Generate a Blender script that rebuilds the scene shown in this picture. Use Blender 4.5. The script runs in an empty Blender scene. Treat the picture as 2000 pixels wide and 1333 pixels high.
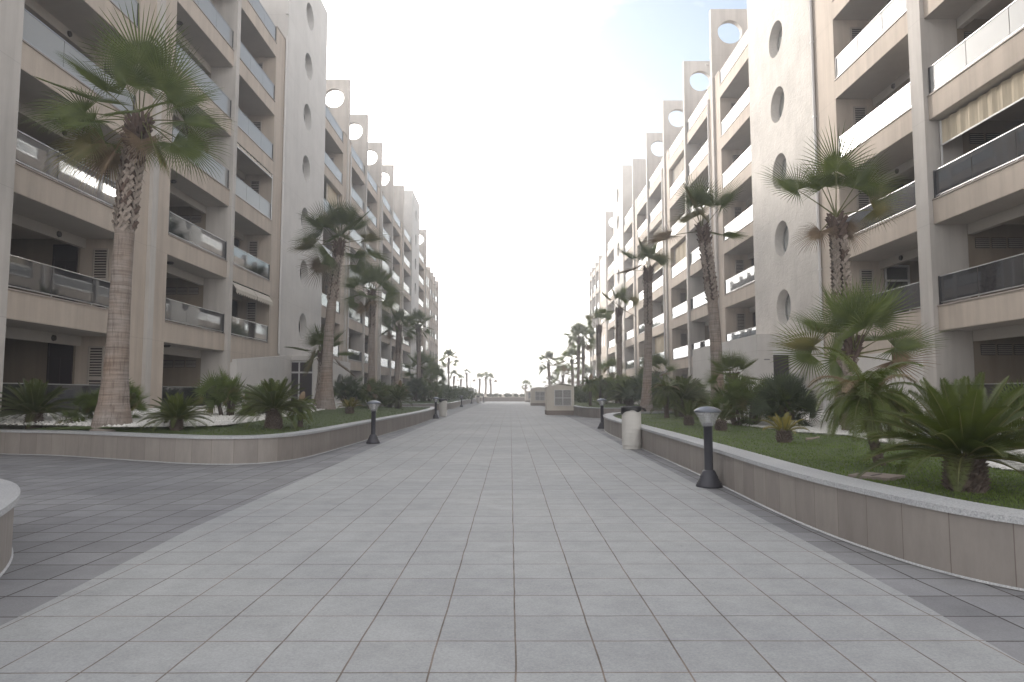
import bpy, math, random
from mathutils import Vector, Matrix
random.seed(7)
R = math.radians
C = bpy.context.scene.collection
S = bpy.context.scene

# ------------------------------------------------------------------ camera, sky, sun, exposure
H = 1.28
cam = bpy.data.cameras.new("camera"); co = bpy.data.objects.new("camera", cam); C.objects.link(co)
co.location = (0, 0, H)
co.rotation_euler = (R(90 + 4.418), 0, R(-0.129))
cam.sensor_width = 36; cam.lens = 1333 / 2000 * 36
cam.clip_end = 20000; cam.clip_start = 0.05
S.camera = co
S.render.resolution_x = 1024; S.render.resolution_y = 682
S.view_settings.view_transform = 'Standard'; S.view_settings.look = 'None'
S.view_settings.exposure = 1.88; S.view_settings.gamma = 1

SUN = Vector((-1.0, 1.75, 0.57)).normalized()
elev = math.asin(SUN.z); azim = math.atan2(SUN.x, SUN.y)
w = bpy.data.worlds.new("World"); S.world = w; w.use_nodes = True
nt = w.node_tree; nt.nodes.clear()
def N(nt, t, **k):
    n = nt.nodes.new(t)
    for a, b in k.items():
        if a in n.inputs: n.inputs[a].default_value = b
        else: setattr(n, a, b)
    return n
sky = N(nt, 'ShaderNodeTexSky', sky_type='NISHITA', sun_disc=False, sun_elevation=elev, sun_rotation=azim,
        altitude=0, air_density=1.0, dust_density=1.0, ozone_density=1.0)
tc = N(nt, 'ShaderNodeTexCoord')
mp = N(nt, 'ShaderNodeMapping'); mp.inputs['Scale'].default_value = (1.0, 1.0, 2.2)
nz = N(nt, 'ShaderNodeTexNoise'); nz.inputs['Scale'].default_value = 3.6; nz.inputs['Detail'].default_value = 7; nz.inputs['Roughness'].default_value = .6
nt.links.new(tc.outputs['Generated'], mp.inputs[0]); nt.links.new(mp.outputs[0], nz.inputs[0])
rp = N(nt, 'ShaderNodeValToRGB'); rp.color_ramp.elements[0].position = .42; rp.color_ramp.elements[1].position = .72
nt.links.new(nz.outputs[0], rp.inputs[0])
# thin high cloud: a veil that whitens the blue
bw = N(nt, 'ShaderNodeRGBToBW'); nt.links.new(sky.outputs[0], bw.inputs[0])
ml = N(nt, 'ShaderNodeMath', operation='MULTIPLY'); ml.inputs[1].default_value = 1.95; nt.links.new(bw.outputs[0], ml.inputs[0])
cmb = N(nt, 'ShaderNodeCombineColor')
for i in range(3): nt.links.new(ml.outputs[0], cmb.inputs[i])
# a clear, bluer gap in the veil high to the right, with frayed edges
dp = N(nt, 'ShaderNodeVectorMath', operation='DOT_PRODUCT'); dp.inputs[1].default_value = tuple(Vector((.42, .78, .50)).normalized())
nt.links.new(tc.outputs['Generated'], dp.inputs[0])
gp = N(nt, 'ShaderNodeMapRange'); gp.inputs[1].default_value = .80; gp.inputs[2].default_value = .975; gp.inputs[3].default_value = 0; gp.inputs[4].default_value = 1; gp.interpolation_type = 'SMOOTHSTEP'
nt.links.new(dp.outputs['Value'], gp.inputs[0])
f1 = N(nt, 'ShaderNodeMath', operation='MULTIPLY_ADD'); f1.inputs[1].default_value = .95; f1.inputs[2].default_value = .62
nt.links.new(rp.outputs[0], f1.inputs[0])
f2 = N(nt, 'ShaderNodeMath', operation='MULTIPLY_ADD'); f2.inputs[1].default_value = -1.0; nt.links.new(gp.outputs[0], f2.inputs[0]); nt.links.new(f1.outputs[0], f2.inputs[2])
fac = N(nt, 'ShaderNodeClamp'); nt.links.new(f2.outputs[0], fac.inputs[0])
warm = N(nt, 'ShaderNodeMix', data_type='RGBA', blend_type='MULTIPLY'); warm.inputs[0].default_value = 1; warm.inputs[7].default_value = (1.05, 1.0, .94, 1)
nt.links.new(cmb.outputs[0], warm.inputs[6])
mx = N(nt, 'ShaderNodeMix', data_type='RGBA'); nt.links.new(fac.outputs[0], mx.inputs[0])
clr = N(nt, 'ShaderNodeMix', data_type='RGBA', blend_type='MULTIPLY'); nt.links.new(gp.outputs[0], clr.inputs[0]); clr.inputs[7].default_value = (.80, .72, .65, 1)
nt.links.new(sky.outputs[0], clr.inputs[6]); nt.links.new(clr.outputs[2], mx.inputs[6]); nt.links.new(warm.outputs[2], mx.inputs[7])
bg = N(nt, 'ShaderNodeBackground'); bg.inputs[1].default_value = .115
nt.links.new(mx.outputs[2], bg.inputs[0])
wo = N(nt, 'ShaderNodeOutputWorld'); nt.links.new(bg.outputs[0], wo.inputs[0])

sl = bpy.data.lights.new("sun", 'SUN'); sl.energy = 1.4; sl.angle = R(4); sl.color = (1, .93, .84)
so = bpy.data.objects.new("sun", sl); C.objects.link(so)
so.rotation_euler = (-SUN).to_track_quat('-Z', 'Y').to_euler()

# ------------------------------------------------------------------ helpers
class MB:
    def __init__(s): s.v = []; s.f = []; s.m = []; s.sm = []
    def q(s, pts, m=0, sm=False):
        n = len(s.v); s.v += [tuple(p) for p in pts]; s.f.append(tuple(range(n, n + len(pts)))); s.m.append(m); s.sm.append(sm)
    def add(s, vs, fs, m=0, sm=False):
        n = len(s.v); s.v += [tuple(p) for p in vs]
        for f in fs: s.f.append(tuple(i + n for i in f)); s.m.append(m); s.sm.append(sm)
    def box(s, x0, x1, y0, y1, z0, z1, m=0):
        if x0 > x1: x0, x1 = x1, x0
        if y0 > y1: y0, y1 = y1, y0
        vs = [(x0,y0,z0),(x1,y0,z0),(x1,y1,z0),(x0,y1,z0),(x0,y0,z1),(x1,y0,z1),(x1,y1,z1),(x0,y1,z1)]
        s.add(vs, [(0,3,2,1),(4,5,6,7),(0,1,5,4),(1,2,6,5),(2,3,7,6),(3,0,4,7)], m)
    def tube(s, pts, rad, n=8, m=0, sm=True, cap=True):
        pts = [Vector(p) for p in pts]; k = len(pts)
        if not isinstance(rad, (list, tuple)): rad = [rad] * k
        vs = []
        for i, p in enumerate(pts):
            t = (pts[min(i+1,k-1)] - pts[max(i-1,0)]).normalized()
            a = t.cross(Vector((0,0,1))) if abs(t.z) < .95 else t.cross(Vector((0,1,0)))
            a.normalize(); b = t.cross(a)
            for j in range(n):
                th = 2*math.pi*j/n; vs.append(p + (a*math.cos(th) + b*math.sin(th)) * rad[i])
        fs = [(i*n+j, i*n+(j+1)%n, (i+1)*n+(j+1)%n, (i+1)*n+j) for i in range(k-1) for j in range(n)]
        s.add(vs, fs, m, sm)
        if cap:
            s.add(vs[:n], [tuple(range(n))[::-1]], m); s.add(vs[-n:], [tuple(range(n))], m)
    def lathe(s, prof, n=32, m=0, c=(0,0), sm=True):
        vs = []
        for r, z in prof:
            for j in range(n):
                th = 2*math.pi*j/n; vs.append((c[0]+r*math.cos(th), c[1]+r*math.sin(th), z))
        k = len(prof)
        fs = [(i*n+j, i*n+(j+1)%n, (i+1)*n+(j+1)%n, (i+1)*n+j) for i in range(k-1) for j in range(n)]
        s.add(vs, fs, m, sm)
    def holed(s, ax, a0, a1, z0, z1, ca, cz, r, d0, d1, m=0, mr=None, n=40, back=True):
        """wall panel between depth planes d0,d1 with a round hole; ax='x' -> plane normal along x (a = y), 'y' -> normal along y (a = x)"""
        P = (lambda a, z, d: (d, a, z)) if ax == 'x' else (lambda a, z, d: (a, d, z))
        angs = [2*math.pi*i/n for i in range(n)]
        for cx_, cz_ in ((a0,z0),(a1,z0),(a1,z1),(a0,z1)): angs.append(math.atan2(cz_-cz, cx_-ca) % (2*math.pi))
        angs = sorted(set(round(x, 9) for x in angs)); k = len(angs)
        def edge(t):
            c, sn = math.cos(t), math.sin(t); q = 1e9
            if c > 1e-9: q = min(q, (a1-ca)/c)
            if c < -1e-9: q = min(q, (a0-ca)/c)
            if sn > 1e-9: q = min(q, (z1-cz)/sn)
            if sn < -1e-9: q = min(q, (z0-cz)/sn)
            return ca+c*q, cz+sn*q
        for d in ((d0, d1) if back else (d0,)):
            for i in range(k):
                t0, t1 = angs[i], angs[(i+1) % k]
                e0, e1 = edge(t0), edge(t1)
                s.q([P(ca+r*math.cos(t0), cz+r*math.sin(t0), d), P(*e0, d), P(*e1, d), P(ca+r*math.cos(t1), cz+r*math.sin(t1), d)], m)
        for i in range(k):
            t0, t1 = angs[i], angs[(i+1) % k]
            s.q([P(ca+r*math.cos(t0), cz+r*math.sin(t0), d0), P(ca+r*math.cos(t1), cz+r*math.sin(t1), d0),
                 P(ca+r*math.cos(t1), cz+r*math.sin(t1), d1), P(ca+r*math.cos(t0), cz+r*math.sin(t0), d1)], m if mr is None else mr, True)
    def mesh(s, name, mats):
        me = bpy.data.meshes.new(name); me.from_pydata(s.v, [], s.f)
        for m in mats: me.materials.append(m)
        me.polygons.foreach_set('material_index', s.m); me.polygons.foreach_set('use_smooth', s.sm)
        me.update(); return me
    def build(s, name, mats, parent=None, loc=None):
        if not isinstance(mats, (list, tuple)): mats = [mats]
        return link(name, s.mesh(name, mats), parent, loc)
def link(name, me, parent=None, loc=None, rotz=0, scale=None):
    """loc=None: the mesh is in world coordinates and stays there when parented"""
    o = bpy.data.objects.new(name, me); C.objects.link(o)
    if parent is not None:
        o.parent = parent
        if loc is None: o.matrix_parent_inverse = Matrix.Translation(-Vector(parent.location))
    if loc is not None: o.location = loc
    if rotz: o.rotation_euler.z = rotz
    if scale is not None: o.scale = (scale,)*3 if not isinstance(scale, (tuple, list)) else scale
    return o
def tag(o, label=None, cat=None, group=None, kind=None):
    if label: o['label'] = label
    if cat: o['category'] = cat
    if group: o['group'] = group
    if kind: o['kind'] = kind
    return o
def empty(name, loc, label, cat, group=None, rotz=0, scale=1):
    o = bpy.data.objects.new(name, None); C.objects.link(o); o.location = loc; o.rotation_euler.z = rotz
    o.scale = (scale,)*3; o.empty_display_size = .2
    return tag(o, label, cat, group)

# ------------------------------------------------------------------ materials
def mat(name, col=(.5,.5,.5), rough=.8, metal=0, spec=.5):
    m = bpy.data.materials.new(name); m.use_nodes = True; b = m.node_tree.nodes['Principled BSDF']
    b.inputs['Base Color'].default_value = (*col, 1); b.inputs['Roughness'].default_value = rough
    b.inputs['Metallic'].default_value = metal; b.inputs['Specular IOR Level'].default_value = spec
    return m
def tcoord(t, kind='Object', scale=(1,1,1)):
    tc = N(t, 'ShaderNodeTexCoord'); mp = N(t, 'ShaderNodeMapping'); mp.inputs['Scale'].default_value = scale
    t.links.new(tc.outputs[kind], mp.inputs[0]); return mp.outputs[0]
def noise(t, vec, scale, detail=5, rough=.6, dist=0):
    n = N(t, 'ShaderNodeTexNoise'); n.inputs['Scale'].default_value = scale; n.inputs['Detail'].default_value = detail
    n.inputs['Roughness'].default_value = rough; n.inputs['Distortion'].default_value = dist
    t.links.new(vec, n.inputs[0]); return n.outputs[0]
def ramp(t, src, stops):
    r = N(t, 'ShaderNodeValToRGB'); e = r.color_ramp.elements
    while len(e) < len(stops): e.new(.5)
    for i, (p, c) in enumerate(stops):
        e[i].position = p; e[i].color = (*c, 1) if len(c) == 3 else c
    t.links.new(src, r.inputs[0]); return r.outputs[0]
def mixc(t, f, a, b, mode='MIX'):
    n = N(t, 'ShaderNodeMix', data_type='RGBA', blend_type=mode)
    for i, s in ((0, f), (6, a), (7, b)):
        if isinstance(s, (int, float)): n.inputs[i].default_value = s
        elif isinstance(s, tuple): n.inputs[i].default_value = (*s, 1)
        else: t.links.new(s, n.inputs[i])
    return n.outputs[2]
def math_(t, op, a, b=None, c=None):
    n = N(t, 'ShaderNodeMath', operation=op)
    for i, s in enumerate((a, b, c)):
        if s is None: continue
        if isinstance(s, (int, float)): n.inputs[i].default_value = s
        else: t.links.new(s, n.inputs[i])
    return n.outputs[0]
def bump(t, b, h, strength=.3, dist=.01):
    n = N(t, 'ShaderNodeBump'); n.inputs['Strength'].default_value = strength; n.inputs['Distance'].default_value = dist
    t.links.new(h, n.inputs['Height']); t.links.new(n.outputs[0], b.inputs['Normal'])

def plaster(name, col, seam=None, swirl=0.0, var=.07, streak=.16):
    m = mat(name, col, .85, spec=.25); t = m.node_tree; b = t.nodes['Principled BSDF']
    v = tcoord(t); v2 = tcoord(t, scale=(1.6,1.6,.12))
    n1 = noise(t, v, .7, 6, .65); n2 = noise(t, v2, 2.0, 5, .6); n3 = noise(t, v, 60, 3)
    hi = tuple(min(1, c*(1+var)) for c in col); lo = tuple(c*(1-var) for c in col)
    c = ramp(t, n1, [(.3, lo), (.7, hi)])
    st = ramp(t, n2, [(.35, (1-streak,)*3), (.6, (1,1,1))])
    c = mixc(t, 1.0, c, st, 'MULTIPLY')
    if seam is not None:
        sp = N(t, 'ShaderNodeSeparateXYZ'); t.links.new(v, sp.inputs[0])
        z = math_(t, 'SUBTRACT', sp.outputs[2], seam); z = math_(t, 'DIVIDE', z, 3.03); z = math_(t, 'FRACT', z)
        z = math_(t, 'LESS_THAN', z, .0055)
        c = mixc(t, math_(t, 'MULTIPLY', z, .35), c, tuple(x*.5 for x in col))
    t.links.new(c, b.inputs['Base Color'])
    if swirl:
        n4 = noise(t, v, 3.4, 3, .55, 1.6); h = math_(t, 'MULTIPLY_ADD', n3, .15, n4); bump(t, b, h, swirl, .05)
    else: bump(t, b, n3, .25, .004)
    return m
BEIGE = (.525,.455,.395); WHITE = (.62,.60,.585)
M = {}
M['beige'] = plaster('beige_render', BEIGE, seam=3.04)
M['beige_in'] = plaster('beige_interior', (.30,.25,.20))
M['soffit'] = plaster('soffit_paint', (.52,.485,.45), streak=.04)
M['white'] = plaster('white_render', WHITE, seam=3.04, swirl=.15, streak=.05)
M['tower_r'] = plaster('troweled_render', (.57,.54,.51), seam=3.04, swirl=.7, var=.12, streak=.05)
M['fin'] = plaster('pale_render', (.54,.51,.485), seam=3.04)
M['cream'] = plaster('cream_render', (.64,.60,.54), streak=.08); M['binshell'] = plaster('pale_concrete', (.58,.565,.54), streak=.1)
M['plinth'] = plaster('stone_plinth', (.26,.22,.20))
M['pipe'] = mat('pipe_paint', (.62,.61,.61), .5)
M['shutter'] = mat('shutter_paint', (.42,.375,.34), .6)
M['dark'] = mat('dark_interior', (.028,.02,.026), .35)
M['door'] = mat('dark_door_wood', (.035,.02,.028), .5)
M['frame'] = mat('white_aluminium', (.62,.62,.62), .4)
M['rail'] = mat('brushed_rail', (.42,.42,.43), .35, .8)
M['rail_dark'] = mat('dark_rail_post', (.05,.05,.055), .5, .3)
M['ledge'] = mat('stone_ledge', (.36,.31,.28), .6)
M['vent'] = mat('vent_grille', (.06,.05,.05), .7)
M['trim'] = mat('frosted_dark', (.1,.1,.11), .4)
def fabric(name, col):
    m = mat(name, col, .9); t = m.node_tree; b = t.nodes['Principled BSDF']
    n = noise(t, tcoord(t, scale=(3,3,.3)), 4, 4); t.links.new(ramp(t, n, [(.3, tuple(x*.75 for x in col)), (.7, col)]), b.inputs['Base Color']); return m
M['awning'] = fabric('awning_fabric', (.62,.57,.50)); M['curtain'] = fabric('curtain_fabric', (.60,.52,.40))
def glass_rail(name, tint, refl, rough=.03):
    m = bpy.data.materials.new(name); m.use_nodes = True; t = m.node_tree; t.nodes.clear()
    out = N(t, 'ShaderNodeOutputMaterial')
    tr = N(t, 'ShaderNodeBsdfTransparent'); tr.inputs[0].default_value = (*tint, 1)
    df = N(t, 'ShaderNodeBsdfDiffuse'); df.inputs[0].default_value = (.09,.088,.10,1)
    gl = N(t, 'ShaderNodeBsdfGlossy'); gl.inputs['Roughness'].default_value = rough; gl.inputs[0].default_value = (.86,.9,.93,1)
    v = tcoord(t, scale=(1,1,1)); bm = N(t, 'ShaderNodeBump'); bm.inputs['Strength'].default_value = .04; bm.inputs['Distance'].default_value = .01
    t.links.new(noise(t, v, 1.3, 2), bm.inputs['Height']); t.links.new(bm.outputs[0], gl.inputs['Normal'])
    m1 = N(t, 'ShaderNodeMixShader'); m1.inputs[0].default_value = .28; t.links.new(tr.outputs[0], m1.inputs[1]); t.links.new(df.outputs[0], m1.inputs[2])
    lw = N(t, 'ShaderNodeFresnel'); lw.inputs[0].default_value = 1.55
    f = math_(t, 'MULTIPLY_ADD', lw.outputs[0], 1.0-refl, refl)
    m2 = N(t, 'ShaderNodeMixShader'); t.links.new(f, m2.inputs[0]); t.links.new(m1.outputs[0], m2.inputs[1]); t.links.new(gl.outputs[0], m2.inputs[2])
    t.links.new(m2.outputs[0], out.inputs[0]); return m
M['glass'] = glass_rail('tinted_railing_glass', (.24,.22,.25), .09)
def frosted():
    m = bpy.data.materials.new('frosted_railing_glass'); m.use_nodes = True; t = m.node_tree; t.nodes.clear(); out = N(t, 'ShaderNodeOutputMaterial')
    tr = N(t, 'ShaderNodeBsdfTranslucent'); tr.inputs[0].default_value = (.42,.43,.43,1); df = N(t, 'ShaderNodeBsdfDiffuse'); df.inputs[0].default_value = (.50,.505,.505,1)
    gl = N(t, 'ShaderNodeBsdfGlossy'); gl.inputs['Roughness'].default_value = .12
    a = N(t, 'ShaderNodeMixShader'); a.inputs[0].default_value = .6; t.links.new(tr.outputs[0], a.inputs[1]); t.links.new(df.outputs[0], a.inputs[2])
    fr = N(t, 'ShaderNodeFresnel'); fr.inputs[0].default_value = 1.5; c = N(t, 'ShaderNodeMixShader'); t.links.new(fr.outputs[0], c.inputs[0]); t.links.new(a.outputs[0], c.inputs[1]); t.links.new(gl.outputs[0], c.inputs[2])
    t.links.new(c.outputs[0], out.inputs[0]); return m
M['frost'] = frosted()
M['pane'] = glass_rail('window_glass', (.07,.07,.085), .06)
def lampglass():
    m = bpy.data.materials.new('clear_lamp_diffuser'); m.use_nodes = True; t = m.node_tree; t.nodes.clear(); out = N(t, 'ShaderNodeOutputMaterial')
    tr = N(t, 'ShaderNodeBsdfTransparent'); tr.inputs[0].default_value = (.86,.87,.88,1)
    df = N(t, 'ShaderNodeBsdfDiffuse'); df.inputs[0].default_value = (.75,.75,.77,1)
    gl = N(t, 'ShaderNodeBsdfGlossy'); gl.inputs['Roughness'].default_value = .15
    a = N(t, 'ShaderNodeMixShader'); a.inputs[0].default_value = .28; t.links.new(tr.outputs[0], a.inputs[1]); t.links.new(df.outputs[0], a.inputs[2])
    c = N(t, 'ShaderNodeMixShader'); c.inputs[0].default_value = .12; t.links.new(a.outputs[0], c.inputs[1]); t.links.new(gl.outputs[0], c.inputs[2])
    t.links.new(c.outputs[0], out.inputs[0]); return m
M['lampglass'] = lampglass()
M['iron'] = mat('dark_grey_paint', (.055,.055,.068), .45, .2)
M['lampcap'] = mat('grey_lamp_cap', (.15,.165,.20), .35, .5)
M['bag'] = mat('black_plastic_bag', (.012,.012,.014), .35)

def paving(name, col, ox, oy, mort, contrast=.06, mw=.0052):
    m = mat(name, col, .75, spec=.35); t = m.node_tree; b = t.nodes['Principled BSDF']
    tc_ = N(t, 'ShaderNodeTexCoord'); mp = N(t, 'ShaderNodeMapping'); mp.inputs['Location'].default_value = (ox, oy, 0)
    t.links.new(tc_.outputs['Object'], mp.inputs[0]); v = mp.outputs[0]
    # slightly wavy joints
    wv = N(t, 'ShaderNodeTexNoise'); wv.inputs['Scale'].default_value = 1.7; t.links.new(v, wv.inputs[0])
    mo = N(t, 'ShaderNodeVectorMath', operation='MULTIPLY_ADD'); t.links.new(wv.outputs[1], mo.inputs[0])
    mo.inputs[1].default_value = (.018,.018,0); t.links.new(v, mo.inputs[2])
    br = N(t, 'ShaderNodeTexBrick', offset=0.0, squash=1.0)
    t.links.new(mo.outputs[0], br.inputs[0])
    br.inputs['Scale'].default_value = 1; br.inputs['Brick Width'].default_value = .4; br.inputs['Row Height'].default_value = .4
    br.inputs['Mortar Size'].default_value = mw; br.inputs['Mortar Smooth'].default_value = .35; br.inputs['Bias'].default_value = 0
    br.inputs['Color1'].default_value = (*[c*(1-contrast) for c in col], 1); br.inputs['Color2'].default_value = (*[c*(1+contrast) for c in col], 1)
    br.inputs['Mortar'].default_value = (*mort, 1)
    t.links.new(ramp(t, noise(t, v, 2.2, 4, .7), [(.35, tuple(x*.55 for x in mort)), (.62, tuple(min(1, x*1.5) for x in mort))]), br.inputs['Mortar'])
    big = ramp(t, noise(t, v, .35, 5, .6), [(.3, (.80,.80,.82)), (.7, (1.08,1.07,1.05))])
    med = ramp(t, noise(t, v, 3.5, 6, .7), [(.25, (.84,.84,.84)), (.6, (1.03,1.03,1.03))])
    fine = ramp(t, noise(t, v, 75, 4, .85), [(.3, (.80,.80,.81)), (.7, (1.17,1.17,1.16))])
    spots = ramp(t, noise(t, v, 9, 2, .5), [(.20, (.72,.71,.70)), (.27, (1,1,1))])
    c = mixc(t, 1, br.outputs[0], big, 'MULTIPLY'); c = mixc(t, 1, c, med, 'MULTIPLY'); c = mixc(t, 1, c, fine, 'MULTIPLY'); c = mixc(t, .6, c, spots, 'MULTIPLY')
    t.links.new(c, b.inputs['Base Color'])
    inv = math_(t, 'SUBTRACT', 1, br.outputs[1]); h = math_(t, 'MULTIPLY_ADD', noise(t, v, 160, 2), .12, inv)
    bump(t, b, h, .5, .004); return m
M['pave_l'] = paving('light_paving', (.368,.382,.396), -.034, -3.25, (.17,.14,.12), .035)
M['pave_d'] = paving('dark_paving', (.25,.255,.272), -.034+.02, -3.25, (.05,.042,.042), .12, .0075)

def cladding():
    m = mat('stone_cladding', (.30,.255,.22), .6, spec=.4); t = m.node_tree; b = t.nodes['Principled BSDF']
    uv = N(t, 'ShaderNodeUVMap'); sp = N(t, 'ShaderNodeSeparateXYZ'); t.links.new(uv.outputs[0], sp.inputs[0])
    u = math_(t, 'DIVIDE', sp.outputs[0], .41); fr = math_(t, 'FRACT', u); fl = math_(t, 'FLOOR', u)
    j = math_(t, 'LESS_THAN', fr, .016)
    wn = N(t, 'ShaderNodeTexWhiteNoise', noise_dimensions='1D'); t.links.new(fl, wn.inputs['W'])
    v = tcoord(t, scale=(2,2,.6))
    c = ramp(t, wn.outputs[0], [(0, (.235,.213,.20)), (1, (.288,.264,.247))])
    c = mixc(t, 1, c, ramp(t, noise(t, v, 3, 6, .7), [(.3, (.85,.85,.85)), (.7, (1.08,1.07,1.06))]), 'MULTIPLY')
    c = mixc(t, math_(t, 'MULTIPLY', j, .8), c, (.12,.095,.085))
    t.links.new(c, b.inputs['Base Color']); bump(t, b, math_(t, 'SUBTRACT', 1, j), .4, .004); return m
M['clad'] = cladding()
def granite():
    m = mat('grey_granite', (.40,.41,.43), .55); t = m.node_tree; b = t.nodes['Principled BSDF']; v = tcoord(t)
    c = ramp(t, noise(t, v, 70, 4, .85), [(.32, (.20,.205,.22)), (.5, (.40,.41,.43)), (.68, (.56,.57,.58))])
    c = mixc(t, 1, c, ramp(t, noise(t, v, 1.2, 4), [(.3, (.88,.88,.9)), (.7, (1.05,1.05,1.04))]), 'MULTIPLY')
    t.links.new(c, b.inputs['Base Color']); return m
M['granite'] = granite()
def bumpy(name, col, scale, var=.25, strength=.5, dist=.01, rough=.9, v2=None):
    m = mat(name, col, rough); t = m.node_tree; b = t.nodes['Principled BSDF']; v = tcoord(t)
    n = noise(t, v, scale, 6, .7); n2 = noise(t, v, scale*.12, 4, .6)
    c = ramp(t, n, [(.3, tuple(x*(1-var) for x in col)), (.7, tuple(min(1, x*(1+var)) for x in col))])
    c = mixc(t, 1, c, ramp(t, n2, [(.3, (1-var,)*3), (.7, (1.05,)*3)]), 'MULTIPLY')
    t.links.new(c, b.inputs['Base Color']); bump(t, b, n, strength, dist); return m
M['soil'] = bumpy('lawn_ground', (.066,.095,.028), 60, .3)
M['gravelbed'] = bumpy('gravel_bed', (.42,.41,.39), 40, .4, 1, .03)
M['pebble'] = bumpy('white_pebble', (.70,.69,.67), 14, .16, .2)
M['sand'] = bumpy('sandy_ground', (.36,.31,.25), 3, .15)
M['ash'] = bumpy('open_ground', (.30,.28,.25), .5, .15)
def blade(name, c1, c2, trans=.3, rough=.5):
    m = mat(name, c1, rough, spec=.35); t = m.node_tree; b = t.nodes['Principled BSDF']
    v = tcoord(t); c = ramp(t, noise(t, v, 2.6, 3, .6), [(.3, c1), (.7, c2)])
    oi = N(t, 'ShaderNodeObjectInfo'); hv = N(t, 'ShaderNodeHueSaturation')
    t.links.new(math_(t, 'MULTIPLY_ADD', oi.outputs['Random'], .5, .78), hv.inputs['Value']); t.links.new(c, hv.inputs['Color'])
    c = hv.outputs[0]; t.links.new(c, b.inputs['Base Color'])
    tr = N(t, 'ShaderNodeBsdfTranslucent'); t.links.new(mixc(t, 1, c, (1.5,1.6,.8), 'MULTIPLY'), tr.inputs[0])
    ms = N(t, 'ShaderNodeMixShader'); ms.inputs[0].default_value = trans; o = t.nodes['Material Output']
    t.links.new(b.outputs[0], ms.inputs[1]); t.links.new(tr.outputs[0], ms.inputs[2]); t.links.new(ms.outputs[0], o.inputs[0]); return m
M['fan'] = blade('fan_leaf', (.064,.086,.030), (.122,.148,.050), .33)
M['fan_y'] = blade('fan_leaf_yellowing', (.12,.12,.055), (.18,.155,.075), .25)
M['dead'] = blade('dead_leaf', (.13,.09,.06), (.24,.18,.13), .15, .8)
M['petiole'] = blade('leaf_stalk', (.10,.11,.04), (.16,.15,.06), .1)
M['sago'] = blade('cycad_leaf', (.042,.060,.014), (.085,.105,.024), .18, .5)
M['sago_y'] = blade('cycad_leaf_yellow', (.16,.145,.04), (.24,.19,.055), .2)
M['feather'] = blade('feather_leaf', (.060,.080,.024), (.115,.14,.042), .28, .45)
M['bushleaf'] = blade('bush_fan_leaf', (.06,.085,.028), (.13,.165,.052), .32)
M['bushleaf2'] = blade('bush_fan_leaf_blue', (.045,.062,.036), (.085,.11,.06), .2)
M['hedge'] = blade('hedge_leaf', (.05,.068,.030), (.10,.125,.045), .2)
M['grass'] = blade('grass_blade', (.068,.100,.026), (.108,.148,.038), .28)
def bark():
    m = mat('ringed_bark', (.25,.19,.15), .9); t = m.node_tree; b = t.nodes['Principled BSDF']
    v = tcoord(t); vr = tcoord(t, scale=(1.2,1.2,26)); vc = tcoord(t, scale=(22,22,2.0))
    rings = noise(t, vr, 1, 4, .6, .4); cracks = noise(t, vc, 1, 4, .7); big = noise(t, v, 1.1, 4)
    c = ramp(t, rings, [(.3, (.175,.145,.13)), (.55, (.285,.25,.23)), (.75, (.36,.325,.30))])
    c = mixc(t, 1, c, ramp(t, cracks, [(.32, (.55,.52,.5)), (.5, (1,1,1))]), 'MULTIPLY')
    c = mixc(t, 1, c, ramp(t, big, [(.35, (1.0,.88,.78)), (.6, (1,1,1))]), 'MULTIPLY')
    t.links.new(c, b.inputs['Base Color']); bump(t, b, math_(t, 'ADD', rings, cracks), .8, .02); return m
M['bark'] = bark()
M['core'] = bumpy('fibrous_core', (.055,.035,.03), 30, .4, .8, .02)
M['boot'] = bumpy('leaf_base_scar', (.33,.28,.245), 20, .3, .6, .01)
M['bootd'] = bumpy('leaf_base_brown', (.13,.09,.075), 20, .35, .6, .01)
M['sagotrunk'] = bumpy('scaly_trunk', (.13,.10,.085), 25, .4, 1, .02)
M['sea'] = mat('sea_water', (.30,.36,.40), .25)

# ------------------------------------------------------------------ ground
def sheet(name, x0, x1, y0, y1, z, m, nx=1, ny=1):
    b = MB(); b.q([(x0,y0,z),(x1,y0,z),(x1,y1,z),(x0,y1,z)]); return b.build(name, m)
tag(sheet('ground', -400, 400, -60, 150, -.02, M['ash']), kind='structure')
tag(sheet('sea', -3500, 3500, 150.2, 4000, -2.2, M['sea']), kind='structure')
tag(sheet('pavement', -11.75, 11.95, -14, 120, 0, M['pave_d']), kind='structure')
LP = [(-2.6,-13),(-2.72,2.5),(-2.82,4.0),(-2.92,5.2),(-3.03,6.6),(-3.12,10.6),(-3.32,18.1),(-3.46,30),(-3.62,50),(-3.9,113.9)]
RP = [(2.2,-13),(2.36,2.5),(2.44,3.4),(2.51,4.3),(2.56,6),(2.62,9.6),(2.74,16),(2.97,24.4),(3.2,37),(3.4,113.9)]
def interp(P, y):
    for (xa, ya), (xb, yb) in zip(P, P[1:]):
        if y <= yb: return xa + (xb-xa)*(y-ya)/(yb-ya)
    return P[-1][0]
ys = sorted(set([p[1] for p in LP+RP])); b = MB()
for ya, yb in zip(ys, ys[1:]): b.q([(interp(LP,ya),ya,.004),(interp(RP,ya),ya,.004),(interp(RP,yb),yb,.004),(interp(LP,yb),yb,.004)])
tag(b.build('path', M['pave_l']), kind='structure')

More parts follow.
